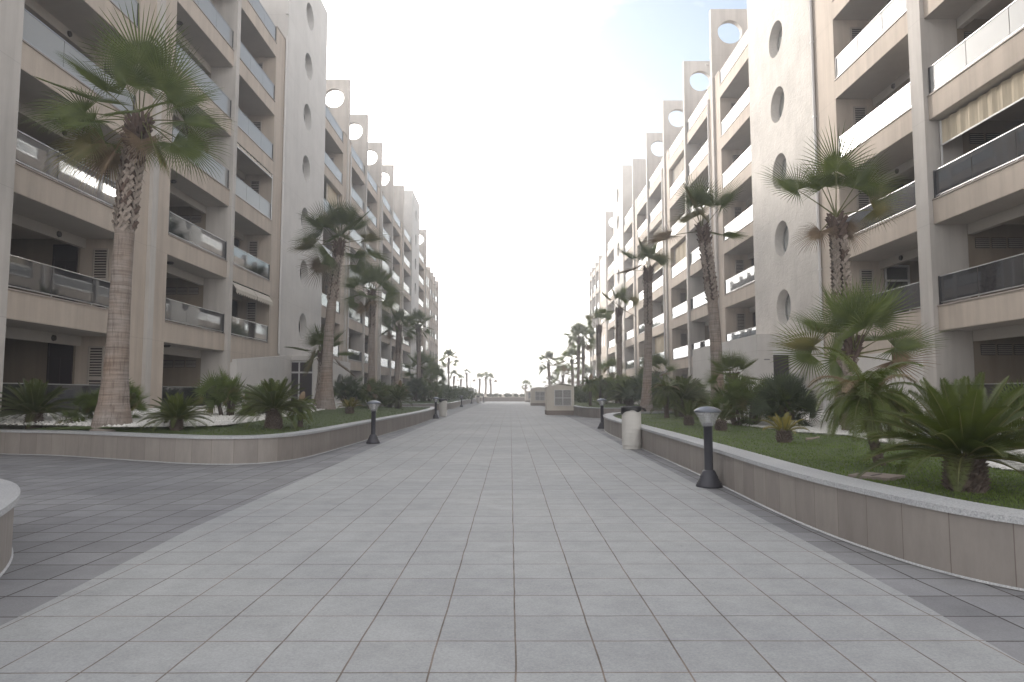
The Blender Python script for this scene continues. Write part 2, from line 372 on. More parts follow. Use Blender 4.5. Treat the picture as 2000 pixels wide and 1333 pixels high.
# ------------------------------------------------------------------ buildings
L0 = .73; ST = 3.03
def L(k): return L0 + ST*k
DEP = 5.0
SH = {}
def shutter_mesh(w=.48, h=1.95, n=22):
    if 'sh' in SH: return SH['sh']
    b = MB(); t = .05
    b.box(-w/2, w/2, .02, .03, 0, h, 1)
    for x0 in (-w/2, w/2-.045): b.box(x0, x0+.045, -.03, .02, 0, h)
    for z0 in (0, h/2-.06, h-.05): b.box(-w/2+.045, w/2-.045, -.03, .018, z0, z0+(.12 if abs(z0-h/2)<.1 else .05))
    for i in range(n):
        z = .07 + (h-.14)*(i+.5)/n
        if abs(z-h/2) < .09: continue
        b.q([(-w/2+.045,-.025,z-.03),(w/2-.045,-.025,z-.03),(w/2-.045,.012,z+.015),(-w/2+.045,.012,z+.015)])
    SH['sh'] = b.mesh('shutter', [M['shutter'], M['dark']]); return SH['sh']
def door_mesh():
    if 'dr' in SH: return SH['dr']
    b = MB(); b.box(-.38,.38,0,.03,0,2.12,1)
    b.box(-.38,-.33,-.02,0,0,2.12,0); b.box(.33,.38,-.02,0,0,2.12,0); b.box(-.33,.33,-.02,0,2.06,2.12,0); b.box(-.33,.33,-.02,0,1.62,1.68,0); b.box(-.02,.02,-.015,0,0,1.62,0)
    SH['dr'] = b.mesh('door', [M['door'], M['dark']]); return SH['dr']
def glazed_mesh():
    if 'gd' in SH: return SH['gd']
    b = MB(); b.box(-.45,.45,0,.03,0,2.15,1)
    for x in (-.45,.38): b.box(x, x+.07, -.03,0,0,2.15)
    for z in (0,1.55,2.08): b.box(-.38,.38,-.03,0,z,z+.07)
    SH['gd'] = b.mesh('door', [M['frame'], M['pane']]); return SH['gd']
def ventrow_mesh():
    if 'vr' in SH: return SH['vr']
    b = MB()
    for i in range(6):
        x = i*.47; b.box(x, x+.4, .0, .02, 0, .3, 1)
        for j in range(5): b.q([(x,-.02,.02+j*.056),(x+.4,-.02,.02+j*.056),(x+.4,.0,.05+j*.056),(x,.0,.05+j*.056)], 0)
    SH['vr'] = b.mesh('vent_row', [M['shutter'], M['dark']]); return SH['vr']
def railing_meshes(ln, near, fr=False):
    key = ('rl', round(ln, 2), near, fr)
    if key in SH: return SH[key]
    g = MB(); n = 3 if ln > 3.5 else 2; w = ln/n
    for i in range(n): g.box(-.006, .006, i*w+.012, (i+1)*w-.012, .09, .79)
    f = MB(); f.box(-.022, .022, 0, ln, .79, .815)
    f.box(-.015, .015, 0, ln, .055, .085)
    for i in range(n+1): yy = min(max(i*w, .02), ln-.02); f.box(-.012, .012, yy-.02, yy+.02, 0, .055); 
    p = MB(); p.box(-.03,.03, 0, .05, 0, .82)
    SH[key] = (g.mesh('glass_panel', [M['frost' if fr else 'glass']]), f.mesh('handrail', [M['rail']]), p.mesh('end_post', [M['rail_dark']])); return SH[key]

def building(s, XF, label, openings, blocks, fins, towers, tail, cfg):
    X = lambda d: s*(XF + d)
    yA = min(b[0] for b in blocks+fins); root = empty('apartment_building', (X(3), 40, 0), label, 'building', 'apartment blocks facing each other across the plaza')
    wl = MB()   # 0 beige 1 beige interior 2 soffit 3 ledge
    def bx(d0, d1, y0, y1, z0, z1, m=0): wl.box(X(d0), X(d1), y0, y1, z0, z1, m)
    for (y0, y1, typ, ground) in openings:
        for k in range(7):
            zt = L(k)-.04; zb = 0 if k == 0 else L(k)-.72
            bx(0, DEP, y0, y1, zb, zt)
            if k: bx(.01, DEP-.01, y0, y1, zb-.004, zb, 2)
            bx(-.03, .10, y0+.003, y1-.003, zt, zt+.035, 3)
            if k < 6:
                zc = L(k+1)-.72
                if k == 0 and not ground:
                    bx(0, .3, y0, y1, zt+.035, zc-.004); continue
                bd = 1.36 if typ == 'A' else .94
                bx(bd, bd+.16, y0, y1, zc-.3, zc-.004, 2)
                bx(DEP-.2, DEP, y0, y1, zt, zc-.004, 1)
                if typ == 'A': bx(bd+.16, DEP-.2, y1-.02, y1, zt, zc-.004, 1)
        bx(3.2, 3.4, y0, y1, L(6)-.04, L(6)+2.6)          # penthouse front, set back
        bx(3.0, 6.5, y0, y1, L(6)+2.6, L(6)+2.85)
    for (y0, y1) in blocks:
        bx(0, DEP, y0, y1, 0, L(6)+.85)
        bx(-.03, .12, y0-.01, y1+.01, L(6)+.85, L(6)+.90, 3)
        bx(3.2, 3.4, y0, y1, L(6)+.9, L(6)+2.6); bx(3.0, 6.5, y0, y1, L(6)+2.6, L(6)+2.85)
    wl.box(X(DEP), X(DEP+6), openings[0][0], towers[-1][1]+6, 0, L(6)+.2)
    wl.build('wall', [M['beige'], M['beige_in'], M['soffit'], M['ledge']], root)
    # fins
    for (yc, th, thin, hole) in fins:
        f = MB(); y0, y1 = yc-th/2, yc+th/2
        f.box(X(-.12), X(0 if not thin else .94), y0, y1, 0, 18.2)
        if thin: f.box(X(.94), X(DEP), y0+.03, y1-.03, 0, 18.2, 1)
        a0, a1 = sorted((X(-.12), X(3.2)))
        if hole: f.holed('y', a0, a1, 18.2, 24.07, X(1.0), 22.66, .72, y0, y1)
        else: f.q([(a0,y0,18.2),(a1,y0,18.2),(a1,y0,24.07),(a0,y0,24.07)]); f.q([(a0,y1,18.2),(a1,y1,18.2),(a1,y1,24.07),(a0,y1,24.07)])
        for xx in (a0, a1): f.q([(xx,y0,18.2),(xx,y1,18.2),(xx,y1,24.07),(xx,y0,24.07)])
        f.q([(a0,y0,24.07),(a1,y0,24.07),(a1,y1,24.07),(a0,y1,24.07)]); f.q([(a0,y0,18.2),(a1,y0,18.2),(a1,y1,18.2),(a0,y1,18.2)])
        f.build('fin_wall', [M['fin'], M['beige_in']], root)
    # stair towers
    for (y0, y1, rw, zs, tm) in towers:
        t = MB(); yc = (y0+y1)/2; f0, f1 = X(-.1), X(.45); zz = [0]+[z+ST/2 for z in zs]
        for i, z in enumerate(zs): t.holed('x', y0, y1, zz[i], zz[i+1], yc, z, rw, f0, f1)
        t.box(f0, f1, y0, y1, zz[-1], 25.57)
        t.box(f1, X(7), y0, y0+.3, 0, 25.57); t.box(f1, X(7), y1-.3, y1, 0, 25.57); t.box(f1, X(7), y0+.3, y1-.3, 25.3, 25.57)
        t.box(X(6.7), X(7), y0+.3, y1-.3, 0, 25.3)
        for yy in (y0, y1):
            t.q([(f0,yy,0),(f1,yy,0),(f1,yy,zz[-1]),(f0,yy,zz[-1])])
        t.box(X(1.6), X(1.7), y0+.3, y1-.3, 0, 25.3)
        to = t.build('stair_tower', [tm], root)
        for z in zs:
            g = MB(); n = 40; xg = X(.30)
            g.q([(xg, yc+(rw-.002)*math.cos(2*math.pi*i/n), z+(rw-.002)*math.sin(2*math.pi*i/n)) for i in range(n)], 1)
            for i in range(n):
                a, c = 2*math.pi*i/n, 2*math.pi*(i+1)/n
                g.q([(X(.26), yc+rr*math.cos(t_), z+rr*math.sin(t_)) for rr, t_ in ((rw,a),(rw,c),(rw-.06,c),(rw-.06,a))], 0)
            g.box(X(.26), X(.29), yc-.02, yc+.02, z-rw+.03, z+rw-.03, 0)
            g.build('round_window', [M['frame'], M['pane']], to)
    # fittings of each loggia
    sm, dm, vm, gm = shutter_mesh(), door_mesh(), ventrow_mesh(), glazed_mesh()
    for oi, (y0, y1, typ, ground) in enumerate(openings):
        for k in range(7):
            if k == 0 and not ground: continue
            z = L(k)-.005
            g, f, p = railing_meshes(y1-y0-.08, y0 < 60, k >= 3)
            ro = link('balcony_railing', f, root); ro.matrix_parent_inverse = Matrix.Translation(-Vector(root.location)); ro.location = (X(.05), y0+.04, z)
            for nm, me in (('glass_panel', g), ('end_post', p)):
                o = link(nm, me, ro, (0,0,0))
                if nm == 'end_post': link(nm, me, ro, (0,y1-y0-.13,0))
            if k == 6: continue
            def put(nm, me, d, y, zz, sc=None):
                o = link(nm, me, root); o.matrix_parent_inverse = Matrix.Translation(-Vector(root.location)); o.location = (X(d), y, zz)
                if sc: o.scale = sc
                return o
            if typ == 'A' and y0 < 80:
                put('shutter', sm, .86, y1-.045, z+.05); put('door', dm if (oi+k) % 3 else gm, 1.36+.16+.42, y1-.07, z)
            elif typ == 'B' and y0 < 62:
                put('vent_row', vm, 1.15 if s > 0 else 1.15+5*.47+.4, y1-.005 if False else y1, z+1.75-.12)
    for (y0, y1, k, zt, zb, d, nm, m) in cfg:
        b = MB(); n = int((y1-y0)/.12); xs = X(d)
        for i in range(n):
            ya, yb = y0+(y1-y0)*i/n, y0+(y1-y0)*(i+1)/n
            if nm == 'awning':
                xo = X(d-.22); sc = .10*abs(math.sin(math.pi*(i+.0)/2)); sc2 = .10*abs(math.sin(math.pi*(i+1)/2))
                b.q([(xs,ya,L(k)+zt),(xs,yb,L(k)+zt),(xo,yb,L(k)+zb),(xo,ya,L(k)+zb)]); b.q([(xo,ya,L(k)+zb),(xo,yb,L(k)+zb),(xo,yb,L(k)+zb-.12-sc2),(xo,ya,L(k)+zb-.12-sc)])
            else:
                a, c = .03*math.sin(i*1.9+k), .03*math.sin((i+1)*1.9+k)
                b.q([(xs+a,ya,L(k)+zb),(xs+c,yb,L(k)+zb),(xs+c,yb,L(k)+zt),(xs+a,ya,L(k)+zt)], 0, True)
        if nm != 'awning':
            b.box(X(d-.05), X(d-.02), y0, y1, L(k)+zb-.04, L(k)+zb, 1); b.box(X(d-.05), X(d-.02), y0, y0+.05, L(k), L(k)+zt, 1); b.box(X(d-.05), X(d-.02), y1-.05, y1, L(k), L(k)+zt, 1)
        b.build(nm, [M[m], M['frame']], root)
    # lower tail at the sea end: open frames carrying balconies, sky showing through
    tl = MB(); (t0, t1), piers, ztop, wins = tail
    tl.box(X(0), X(8), t0, t1, 0, ztop-.6)
    for i, yp in enumerate(piers): tl.box(X(-.1), X(.5), yp-.2, yp+.2, 0, ztop+(.0 if i else .2), 1)
    for ya, yb in zip(piers, piers[1:]):
        for k in range(1, 7):
            tl.box(X(0), X(3.0), ya+.2, yb-.2, L(k)-.72, L(k)-.04)
    for i, yp in enumerate(piers): tl.box(X(2.5), X(3.0), yp-.2, yp+.2, 0, ztop-1.2, 1)
    tl.build('end_wing', [M['beige'], M['fin']], root)
    for ya, yb in zip(piers, piers[1:]):
        for k in range(1, 6):
            g = MB(); g.box(X(.05), X(.06), ya+.25, yb-.25, L(k)+.05, L(k)+.85); g.build('glass_panel', [M['glass']], root)
    for k in range(0, 6):
        for yw in wins:
            g = MB(); g.box(X(-.01), X(.02), yw-.3, yw+.3, L(k)+.6, L(k)+1.9); g.build('window', [M['pane']], root)
    return root, X

zsL = [5.06+ST*i for i in range(7)]; zsR = [5.04+ST*i for i in range(7)]
lops = [(9.6,15.0,'B',False),(15.76,20.9,'A',True),(23.2,28.1,'B',True),(28.46,33.2,'A',False),(42.05,47.0,'A',True),(49.35,54.2,'B',True),(54.6,59.4,'A',True),
        (61.75,66.6,'B',True),(67.0,72.3,'A',True),(74.7,80.1,'B',True),(86.35,92.4,'A',True)]
lblk = [(20.9,23.2),(33.2,34.6),(47.0,49.35),(59.4,61.75),(72.3,74.7),(92.4,93.9)]
lfin = [(15.38,.75,True,False),(22.05,.35,False,False),(28.28,.35,True,False),(48.17,.35,False,True),(54.4,.35,True,True),(60.6,.35,False,True),(66.8,.35,True,True),(73.5,.35,False,False),(93.6,.35,False,True)]
LB, XLf = building(-1, 11.8, 'cream apartment block left of the plaza, with smooth white stair towers and dark lower balconies', lops, lblk, lfin,
    [(34.62,41.98,.74,zsL,M['white']),(80.12,86.3,.74,zsL,M['white'])],
    ((93.9,98.7), [98.9,102.3,105.6,110.2], 19.6, (95.4,97.0)),
    [(28.6,31.0,1,2.25,1.95,.0,'awning','awning'),(31.05,33.1,1,2.25,1.95,.0,'awning','awning'),(28.6,33.1,3,2.26,2.10,.02,'blind','awning'),
     (44.0,46.9,4,2.28,.85,.3,'curtain','curtain'),(55.0,57.5,4,2.28,.1,.3,'curtain','awning')])
rops = [(6.0,11.9,'A',False),(14.2,19.0,'B',True),(19.62,24.4,'A',False),(32.95,37.9,'A',False),(40.25,45.2,'B',True),(45.6,50.5,'A',True),(52.9,58.1,'B',True),
        (58.5,63.7,'A',True),(66.15,71.05,'B',True),(77.6,83.6,'A',True)]
rblk = [(11.9,14.2),(24.4,26.08),(37.9,40.25),(50.5,52.9),(63.7,66.15),(83.6,84.6)]
rfin = [(12.9,.35,False,False),(19.31,.6,True,False),(39.05,.35,False,True),(45.4,.35,True,True),(51.7,.35,False,True),(58.3,.35,True,True),(65.0,.35,False,False),(84.1,.35,False,True)]
RB, XRf = building(1, 12.0, 'cream apartment block right of the plaza, its troweled stair tower and balcony glass catching light', rops, rblk, rfin,
    [(26.1,32.92,.78,zsR,M['tower_r']),(71.07,77.55,.78,zsR,M['tower_r'])],
    ((84.6,90.7), [91.0,94.8,99.0,102.2], 19.7, (86.8,88.9)),
    [(14.25,18.9,2,2.24,1.55,.28,'screen','curtain'),(45.9,50.4,5,2.25,.8,.3,'curtain','awning'),(53.2,58.0,3,2.25,1.7,.3,'curtain','curtain'),(46.0,50.3,3,2.25,.8,.3,'curtain','curtain'),
     (53.2,57.9,4,2.25,.8,.3,'curtain','awning'),(53.3,58.0,1,2.25,.8,.3,'curtain','curtain'),(58.8,63.5,4,2.25,.8,.3,'curtain','awning')])
# extra building details ------------------------------------------------
def part(name, mats, root, fn): b = MB(); fn(b); return b.build(name, mats, root)
# left: low white wall between the fin and the tower, with rising top
b = MB(); x0, x1 = -11.62, -11.42
vs = [(x0,28.5,0),(x1,28.5,0),(x1,34.75,0),(x0,34.75,0),(x0,28.5,2.72),(x1,28.5,2.72),(x1,34.75,3.22),(x0,34.75,3.22)]
b.add(vs, [(0,3,2,1),(4,5,6,7),(0,1,5,4),(1,2,6,5),(2,3,7,6),(3,0,4,7)]); b.box(-11.78,-11.62,28.5,28.7,0,2.6)
b.build('low_wall', [M['white']], LB)
def porch(s, Xo, Xf, y0, y1, zt, root, dx0, dx1, dz, glazed, arch=None, m='white'):
    b = MB(); a, c = sorted((s*Xo, s*Xf)); t = .22
    b.box(a, s*dx0 if s > 0 else min(s*dx1, s*dx0), y0, y0+t, 0, zt) if s > 0 else b.box(a, -dx1, y0, y0+t, 0, zt)
    b.box(s*dx1, c, y0, y0+t, 0, zt) if s > 0 else b.box(-dx0, c, y0, y0+t, 0, zt)
    b.box(s*dx0, s*dx1, y0, y0+t, dz, zt)
    xo = s*Xo; xi = s*(Xo+t)
    if arch:
        yc, r = arch; b.holed('x', yc-1.5, yc+1.5, .0, zt, yc, 1.75, r, xo, xi)
        b.box(xo, xi, y0+t, yc-1.5, 0, zt); b.box(xo, xi, yc+1.5, y1, 0, zt)
    else: b.box(xo, xi, y0+t, y1, 0, zt)
    b.box(xi, s*Xf, y0+t, y1, zt-.2, zt-.001); b.box(xi, s*Xf, y1-.2, y1-.001, 0, zt-.2)
    b.build('entrance_porch', [M[m]], root)
    d = MB(); xa, xb = sorted((s*dx0, s*dx1)); yb = y0+.14
    if glazed:
        d.box(xa, xb, yb+.04, yb+.06, .0, dz, 1)
        for x in (xa, xa+(xb-xa)*.36, xb-.07): d.box(x, x+.07, yb, yb+.04, 0, dz-.1)
        for z in (dz-.1, dz-.68, .7): d.box(xa, xb, yb-.002, yb+.042, z, z+.09)
    else:
        d.box(xa, xb, yb+.04, yb+.06, 0, dz, 1); d.box(xa, xb, y0+.02, y0+.1, dz-.22, dz, 0)
    d.build('entrance_door', [M['frame'], M['dark']], root)
porch(-1, 10.45, 11.88, 36.35, 44.6, 3.3, LB, 10.52, 11.78, 3.05, True, (41.9,.75))
porch(1, 10.15, 12.08, 28.0, 38.0, 3.73, RB, 10.8, 11.5, 3.1, False, None, 'white')
b = MB()
for i in range(7): b.box(10.42+i*.035, 10.445+i*.035, 27.985, 27.998, 2.66, 2.70+.01*(i % 2))
b.build('wall_sign', [M['trim']], RB)
# right ground floor: repainted pale lower wall, pipes, terrace walls
part('wall_patch', [M['white']], RB, lambda b: b.box(11.96, 12.0, 19.64, 26.07, 0, 2.6))
def pipe(y, X, root, z0=0, z1=25.4, r=.055):
    b = MB(); b.tube([(X,y,z0),(X,y,z1)], r, 10)
    for k in range(1, 8): b.box(X-.07, X+.07, y-.07, y+.07, 3.03*k-.02, 3.03*k+.02)
    b.build('drainpipe', [M['pipe']], root)
pipe(26.0, 11.93, RB); pipe(40.0, 11.93, RB, 0, 19); pipe(52.6, 11.93, RB, 0, 19); pipe(34.5, -11.73, LB, 3.3, 20); pipe(49.1, -11.73, LB, 0, 19); pipe(61.5, -11.73, LB, 0, 19)
# terrace base mouldings on the near left, round vents on the beams, little ceiling lamps
part('terrace_base', [M['cream'], M['ledge']], LB, lambda b: (b.box(-11.7,-11.78,15.77,20.88,0,.55), b.box(-11.66,-11.7,15.77,20.88,.30,.36,1), b.box(-11.6,-11.8,23.2,28.0,0,.5)))
def disc(name, x, y, z, s, root):
    b = MB(); n = 16
    vs = [(x, y+.09*math.cos(2*math.pi*i/n), z+.09*math.sin(2*math.pi*i/n)) for i in range(n)] + [(x-s*.05, y+.08*math.cos(2*math.pi*i/n), z+.08*math.sin(2*math.pi*i/n)) for i in range(n)]
    b.add(vs, [tuple(range(n, 2*n))]+[(i,(i+1)%n,n+(i+1)%n,n+i) for i in range(n)]); b.build(name, [M['vent']], root)
def clamp(x, y, z, root):
    b = MB(); b.lathe([(0,z),(.11,z),(.13,z-.03),(.09,z-.08),(0,z-.09)], 14, 0, (x,y)); b.build('ceiling_lamp', [M['vent']], root)
for k in range(0, 6):
    zc = L(k+1)-.72
    disc('round_vent', XLf(1.355), 19.6, zc-.16, -1, LB); disc('round_vent', XLf(1.355), 31.8, zc-.16, -1, LB) if k else None
    if k: disc('round_vent', XRf(1.355), 23.0, zc-.16, 1, RB); disc('round_vent', XRf(1.355), 36.7, zc-.16, 1, RB)
    clamp(XLf(2.6), 18.2, zc-.005, LB); clamp(XLf(.6), 24.6, zc-.005, LB); clamp(XRf(2.2), 22.0, zc-.005, RB) if k else None

# ------------------------------------------------------------------ planters
def offset(P, d):
    out = []
    for i, p in enumerate(P):
        a = Vector(P[max(i-1,0)]); c = Vector(P[min(i+1,len(P)-1)]); t = (c-a).normalized(); n = Vector((-t.y, t.x)); out.append((p[0]+n.x*d, p[1]+n.y*d))
    return out
def smooth(P, it=3):
    for _ in range(it):
        Q = [P[0]]
        for a, c in zip(P, P[1:]): Q += [(a[0]*.75+c[0]*.25, a[1]*.75+c[1]*.25), (a[0]*.25+c[0]*.75, a[1]*.25+c[1]*.75)]
        Q.append(P[-1]); P = Q
    return P
def planter(label, P, hts, side, width=.3, capw=.32, grp='planters edging the plaza'):
    """P: outer base line; side=+1 interior on the left of the direction of travel"""
    P = smooth(P, 3); n = len(P)
    hh = [hts[0] + (hts[1]-hts[0])*min(1, i/(n*.3)) for i in range(n)]
    I = offset(P, side*width); O = offset(P, -side*.035); J = offset(P, side*capw)
    root = empty('planter', (P[n//2][0], P[n//2][1], 0), label, 'planter', grp)
    b = MB(); us = []; u = 0
    for i in range(n-1):
        l = (Vector(P[i+1])-Vector(P[i])).length
        b.q([(*P[i],0),(*P[i+1],0),(*P[i+1],hh[i+1]-.045),(*P[i],hh[i]-.045)], 0, True); us += [(u,0),(u+l,0),(u+l,.5),(u,.5)]; u += l
    G = offset(P, -side*.012)
    gb = MB()
    for i in range(n-1): gb.q([(*G[i],.006),(*G[i+1],.006),(*P[i+1],.02),(*P[i],.02)])
    gb.build('grout_line', [M['granite']], root)
    for i in range(n-1): b.q([(*I[i],0),(*I[i+1],0),(*I[i+1],hh[i+1]-.045),(*I[i],hh[i]-.045)]); us += [(0,.1)]*4
    for i in (0, n-1): b.q([(*P[i],0),(*I[i],0),(*I[i],hh[i]-.045),(*P[i],hh[i]-.045)]); us += [(.1,.1)]*4
    o = b.build('planter_wall', [M['clad']], root); uv = o.data.uv_layers.new(name='UVMap')
    for i, q in enumerate(us): uv.data[i].uv = q
    b = MB()
    for i in range(n-1):
        a, c = i, i+1
        b.q([(*O[a],hh[a]),(*O[c],hh[c]),(*J[c],hh[c]),(*J[a],hh[a])])
        b.q([(*O[a],hh[a]-.045),(*O[c],hh[c]-.045),(*O[c],hh[c]),(*O[a],hh[a])]); b.q([(*O[a],hh[a]-.045),(*O[c],hh[c]-.045),(*J[c],hh[c]-.045),(*J[a],hh[a]-.045)])
        b.q([(*J[a],hh[a]-.2),(*J[c],hh[c]-.2),(*J[c],hh[c]),(*J[a],hh[a])])
    for i in (0, n-1): b.q([(*O[i],hh[i]-.045),(*J[i],hh[i]-.045),(*J[i],hh[i]),(*O[i],hh[i])])
    b.build('coping', [M['granite']], root)
    return P, J, hh
def resample(P, n):
    d = [0]
    for a, c in zip(P, P[1:]): d.append(d[-1] + math.dist(a, c))
    out = []; j = 0
    for i in range(n):
        t = d[-1]*i/(n-1)
        while j < len(P)-2 and d[j+1] < t: j += 1
        f = (t-d[j])/max(1e-9, d[j+1]-d[j]); out.append((P[j][0]+(P[j+1][0]-P[j][0])*f, P[j][1]+(P[j+1][1]-P[j][1])*f))
    return out
def loft(A, B, za, zb, n=60, m=10, bow=.0):
    A = resample(A, n); B = resample(B, n); g = []
    for i in range(n):
        row = []
        for j in range(m+1):
            t = j/m; x = A[i][0]+(B[i][0]-A[i][0])*t; y = A[i][1]+(B[i][1]-A[i][1])*t
            row.append((x, y, za+(zb-za)*t + .015*math.sin(x*3.1+y*1.7)*math.sin(math.pi*t)))
        g.append(row)
    return g
def bed(name, label, grids, m_base, kind, cat=None):
    b = MB()
    for g in grids:
        for i in range(len(g)-1):
            for j in range(len(g[0])-1): b.q([g[i][j], g[i+1][j], g[i+1][j+1], g[i][j+1]], 0, True)
    rnd = random.Random(5)
    cells = []
    for g in grids:
        for i in range(len(g)-1):
            for j in range(len(g[0])-1):
                p = [Vector(g[i][j]), Vector(g[i+1][j]), Vector(g[i+1][j+1]), Vector(g[i][j+1])]
                ar = ((p[1]-p[0]).cross(p[3]-p[0])).length; c = (p[0]+p[2])/2; dd = max(4, c.y)
                if abs(c.x)/dd > .80: continue
                cells.append((p, ar, dd))
    if kind == 'grass':
        for p, ar, d in cells:
            k = ar*min(1800, 70000/(d*d)); k = int(k)+(rnd.random() < k % 1)
            sc = 1 + d*.02
            for _ in range(k):
                u, v = rnd.random(), rnd.random(); q = p[0]*(1-u)*(1-v)+p[1]*u*(1-v)+p[2]*u*v+p[3]*(1-u)*v
                a = rnd.random()*6.28; wd = .0035*sc*1.6; h = (.010+.014*rnd.random())*min(sc, 1.5); dx, dy = math.cos(a)*wd, math.sin(a)*wd
                lx, ly = rnd.gauss(0,.012), rnd.gauss(0,.012)
                b.add([(q.x-dx,q.y-dy,q.z-.003),(q.x+dx,q.y+dy,q.z-.003),(q.x+lx,q.y+ly,q.z+h)], [(0,1,2)], 1)
    else:
        for p, ar, d in cells:
            k = ar*min(900, 90000/(d*d)); k = int(k)+(rnd.random() < k % 1); sc = 1+max(0, d-10)*.035
            for _ in range(k):
                u, v = rnd.random(), rnd.random(); q = p[0]*(1-u)*(1-v)+p[1]*u*(1-v)+p[2]*u*v+p[3]*(1-u)*v
                r = (.014+.016*rnd.random())*sc; a = rnd.random()*6.28; z = q.z + rnd.random()*.02
                e = [r*(.8+.6*rnd.random()) for _ in range(6)]
                vs = [(q.x+e[i]*math.cos(a+i*1.5708), q.y+e[i]*math.sin(a+i*1.5708), z+rnd.gauss(0,.2)*r) for i in range(4)]+[(q.x,q.y,z+e[4]*.8),(q.x,q.y,z-e[5]*.6)]
                b.add(vs, [(0,1,4),(1,2,4),(2,3,4),(3,0,4),(1,0,5),(2,1,5),(3,2,5),(0,3,5)], 1, False)
    o = b.build(name, [m_base, M['grass'] if kind == 'grass' else M['pebble']])
    tag(o, label, cat, None, 'stuff'); return o

L1P, L1J, _ = planter('long left planter with rounded corner, full of cycads and tall palms',
    [(-11.78,15.2),(-10.9,14.6),(-9.5,14.35),(-8.0,13.6),(-6.7,12.95),(-5.6,12.45),(-4.7,12.45),(-4.15,13.2),(-4.02,14.8),(-3.98,18.1),(-3.93,22.3),(-3.80,30.0),(-4.1,38.5),(-4.6,41.0),(-6.5,42.2),(-11.7,42.5)], (.51,.51), +1)
G1 = [(-9.0,14.50),(-7.9,14.0),(-6.7,14.25),(-6.15,15.0),(-6.3,17.4),(-7.0,22.8),(-7.9,29),(-8.2,34),(-8.6,39),(-9.5,41.6)]
F1 = [(-11.75,15.5),(-11.75,17),(-11.75,24),(-11.75,32),(-11.75,42.3)]
bed('lawn', 'short green lawn in the left planter behind the rounded granite edge', [loft(L1J, G1, .47, .60, 90, 16)], M['soil'], 'grass', 'lawn')
bed('gravel', 'white pebbles round the palms in the left planter', [loft([(-11.3,15.02),(-10.4,14.92),(-9.6,14.72)]+G1, F1, .60, .78, 80, 12)], M['gravelbed'], 'peb', 'gravel')
NP, NJ, _ = planter('pale granite-topped planter corner at the left edge in the foreground', [(-2.97,1.5),(-3.02,2.6),(-3.15,3.9),(-3.44,4.65),(-3.9,5.5),(-4.58,6.3),(-5.6,6.9),(-7.5,7.3),(-11,7.4)], (.5,.5), +1, .3, 1.3)
b = MB(); b.q([(*p,.47) for p in [(-4.2,1.5),(-4.5,4.0),(-5.6,5.4),(-11,6.4),(-11,1.5)]]); tag(b.build('planting_soil', [M['sand']]), kind='structure')
R1P, R1J, _ = planter('long stone planter on the right, curving out of the frame beside the dark bollard lamp', [(6.5,2.8),(5.0,3.35),(4.0,3.9),(3.35,4.45),(3.05,5.0),(2.92,5.8),(2.86,6.6),(2.86,7.7),(2.93,9.3),(3.0,12),(3.06,16.4),(3.10,19.5),(3.14,22.6),(3.5,26),(4.4,29.0),(6.5,30.4),(11.9,30.6)], (.43,.50), -1)
G2 = [(6.9,5.2),(6.2,6.4),(5.2,7.2),(5.5,8.6),(5.9,9.9),(6.2,11.7),(6.5,13.2),(6.0,14.4),(5.9,17),(6.0,19.6),(7.0,25),(7.8,28.5)]
F2 = [(11.9,4.5),(11.9,10),(11.9,17),(11.9,24),(11.9,30.2)]
bed('lawn', 'short green lawn in the right planter behind the bollard lamp and bin', [loft(R1J, G2, .42, .47, 90, 16)], M['soil'], 'grass', 'lawn')
bed('gravel', 'white pebbles between lawn and building in the right planter', [loft(G2, F2, .48, .60, 80, 14)], M['gravelbed'], 'peb', 'gravel')
R2P, R2J, _ = planter('second stone planter on the right, starting beside the nearest cream utility kiosk', [(11.9,35.3),(8,35.3),(5.2,35.4),(4.4,35.9),(3.9,37.5),(3.8,40.2),(3.85,60),(4.0,84),(4.5,112)], (.55,.55), -1)
bed('lawn', 'lawn in the far right planter behind the utility kiosks', [loft(R2J, [(9.5,37.5),(7.2,40),(7.2,60),(7.5,111)], .51, .66, 60, 8)], M['soil'], 'grass', 'lawn')
bed('gravel', 'white pebbles in the far right planter', [loft([(9.5,37.5),(7.2,40),(7.2,60),(7.5,111)], [(11.9,36),(11.9,50),(11.9,111)], .66, .8, 50, 8)], M['gravelbed'], 'peb', 'gravel')
L2P, L2J, _ = planter('second stone planter on the left, beyond the bin and the cross path', [(-11.7,50.5),(-7.0,50.6),(-5.6,51.6),(-5.0,54.5),(-4.85,60),(-5.1,68),(-5.4,84),(-5.6,112)], (.55,.55), +1)
bed('lawn', 'lawn in the far left planter beyond the bin', [loft(L2J, [(-9.5,52.5),(-8,56),(-8,80),(-8.4,111)], .51, .66, 60, 8)], M['soil'], 'grass', 'lawn')
bed('gravel', 'white pebbles in the far left planter', [loft([(-9.5,52.5),(-8,56),(-8,80),(-8.4,111)], [(-11.7,51),(-11.7,80),(-11.7,111)], .66, .8, 50, 8)], M['gravelbed'], 'peb', 'gravel')
# end wall of the plaza, sand bank behind it
b = MB(); b.box(-14, 14, 114, 114.4, 0, .62, 0); b.box(-14,14,113.96,114.44,.62,.70,1); tag(b.build('parapet_wall', [M['plinth'], M['ledge']]), 'low brown wall closing the far end of the plaza', 'wall')
b = MB()
nx, ny = 60, 12
H_ = [[(-60+2*i, 114.5+j*2.5, .5+.55*math.sin(min(1,j/3)*1.57)*(1 if j < 9 else 0.3) + .12*math.sin(i*1.3+j)) for j in range(ny)] for i in range(nx+1)]
for i in range(nx):
    for j in range(ny-1): b.q([H_[i][j],H_[i+1][j],H_[i+1][j+1],H_[i][j+1]], 0, True)
tag(b.build('sand_bank', [M['sand']]), kind='structure')

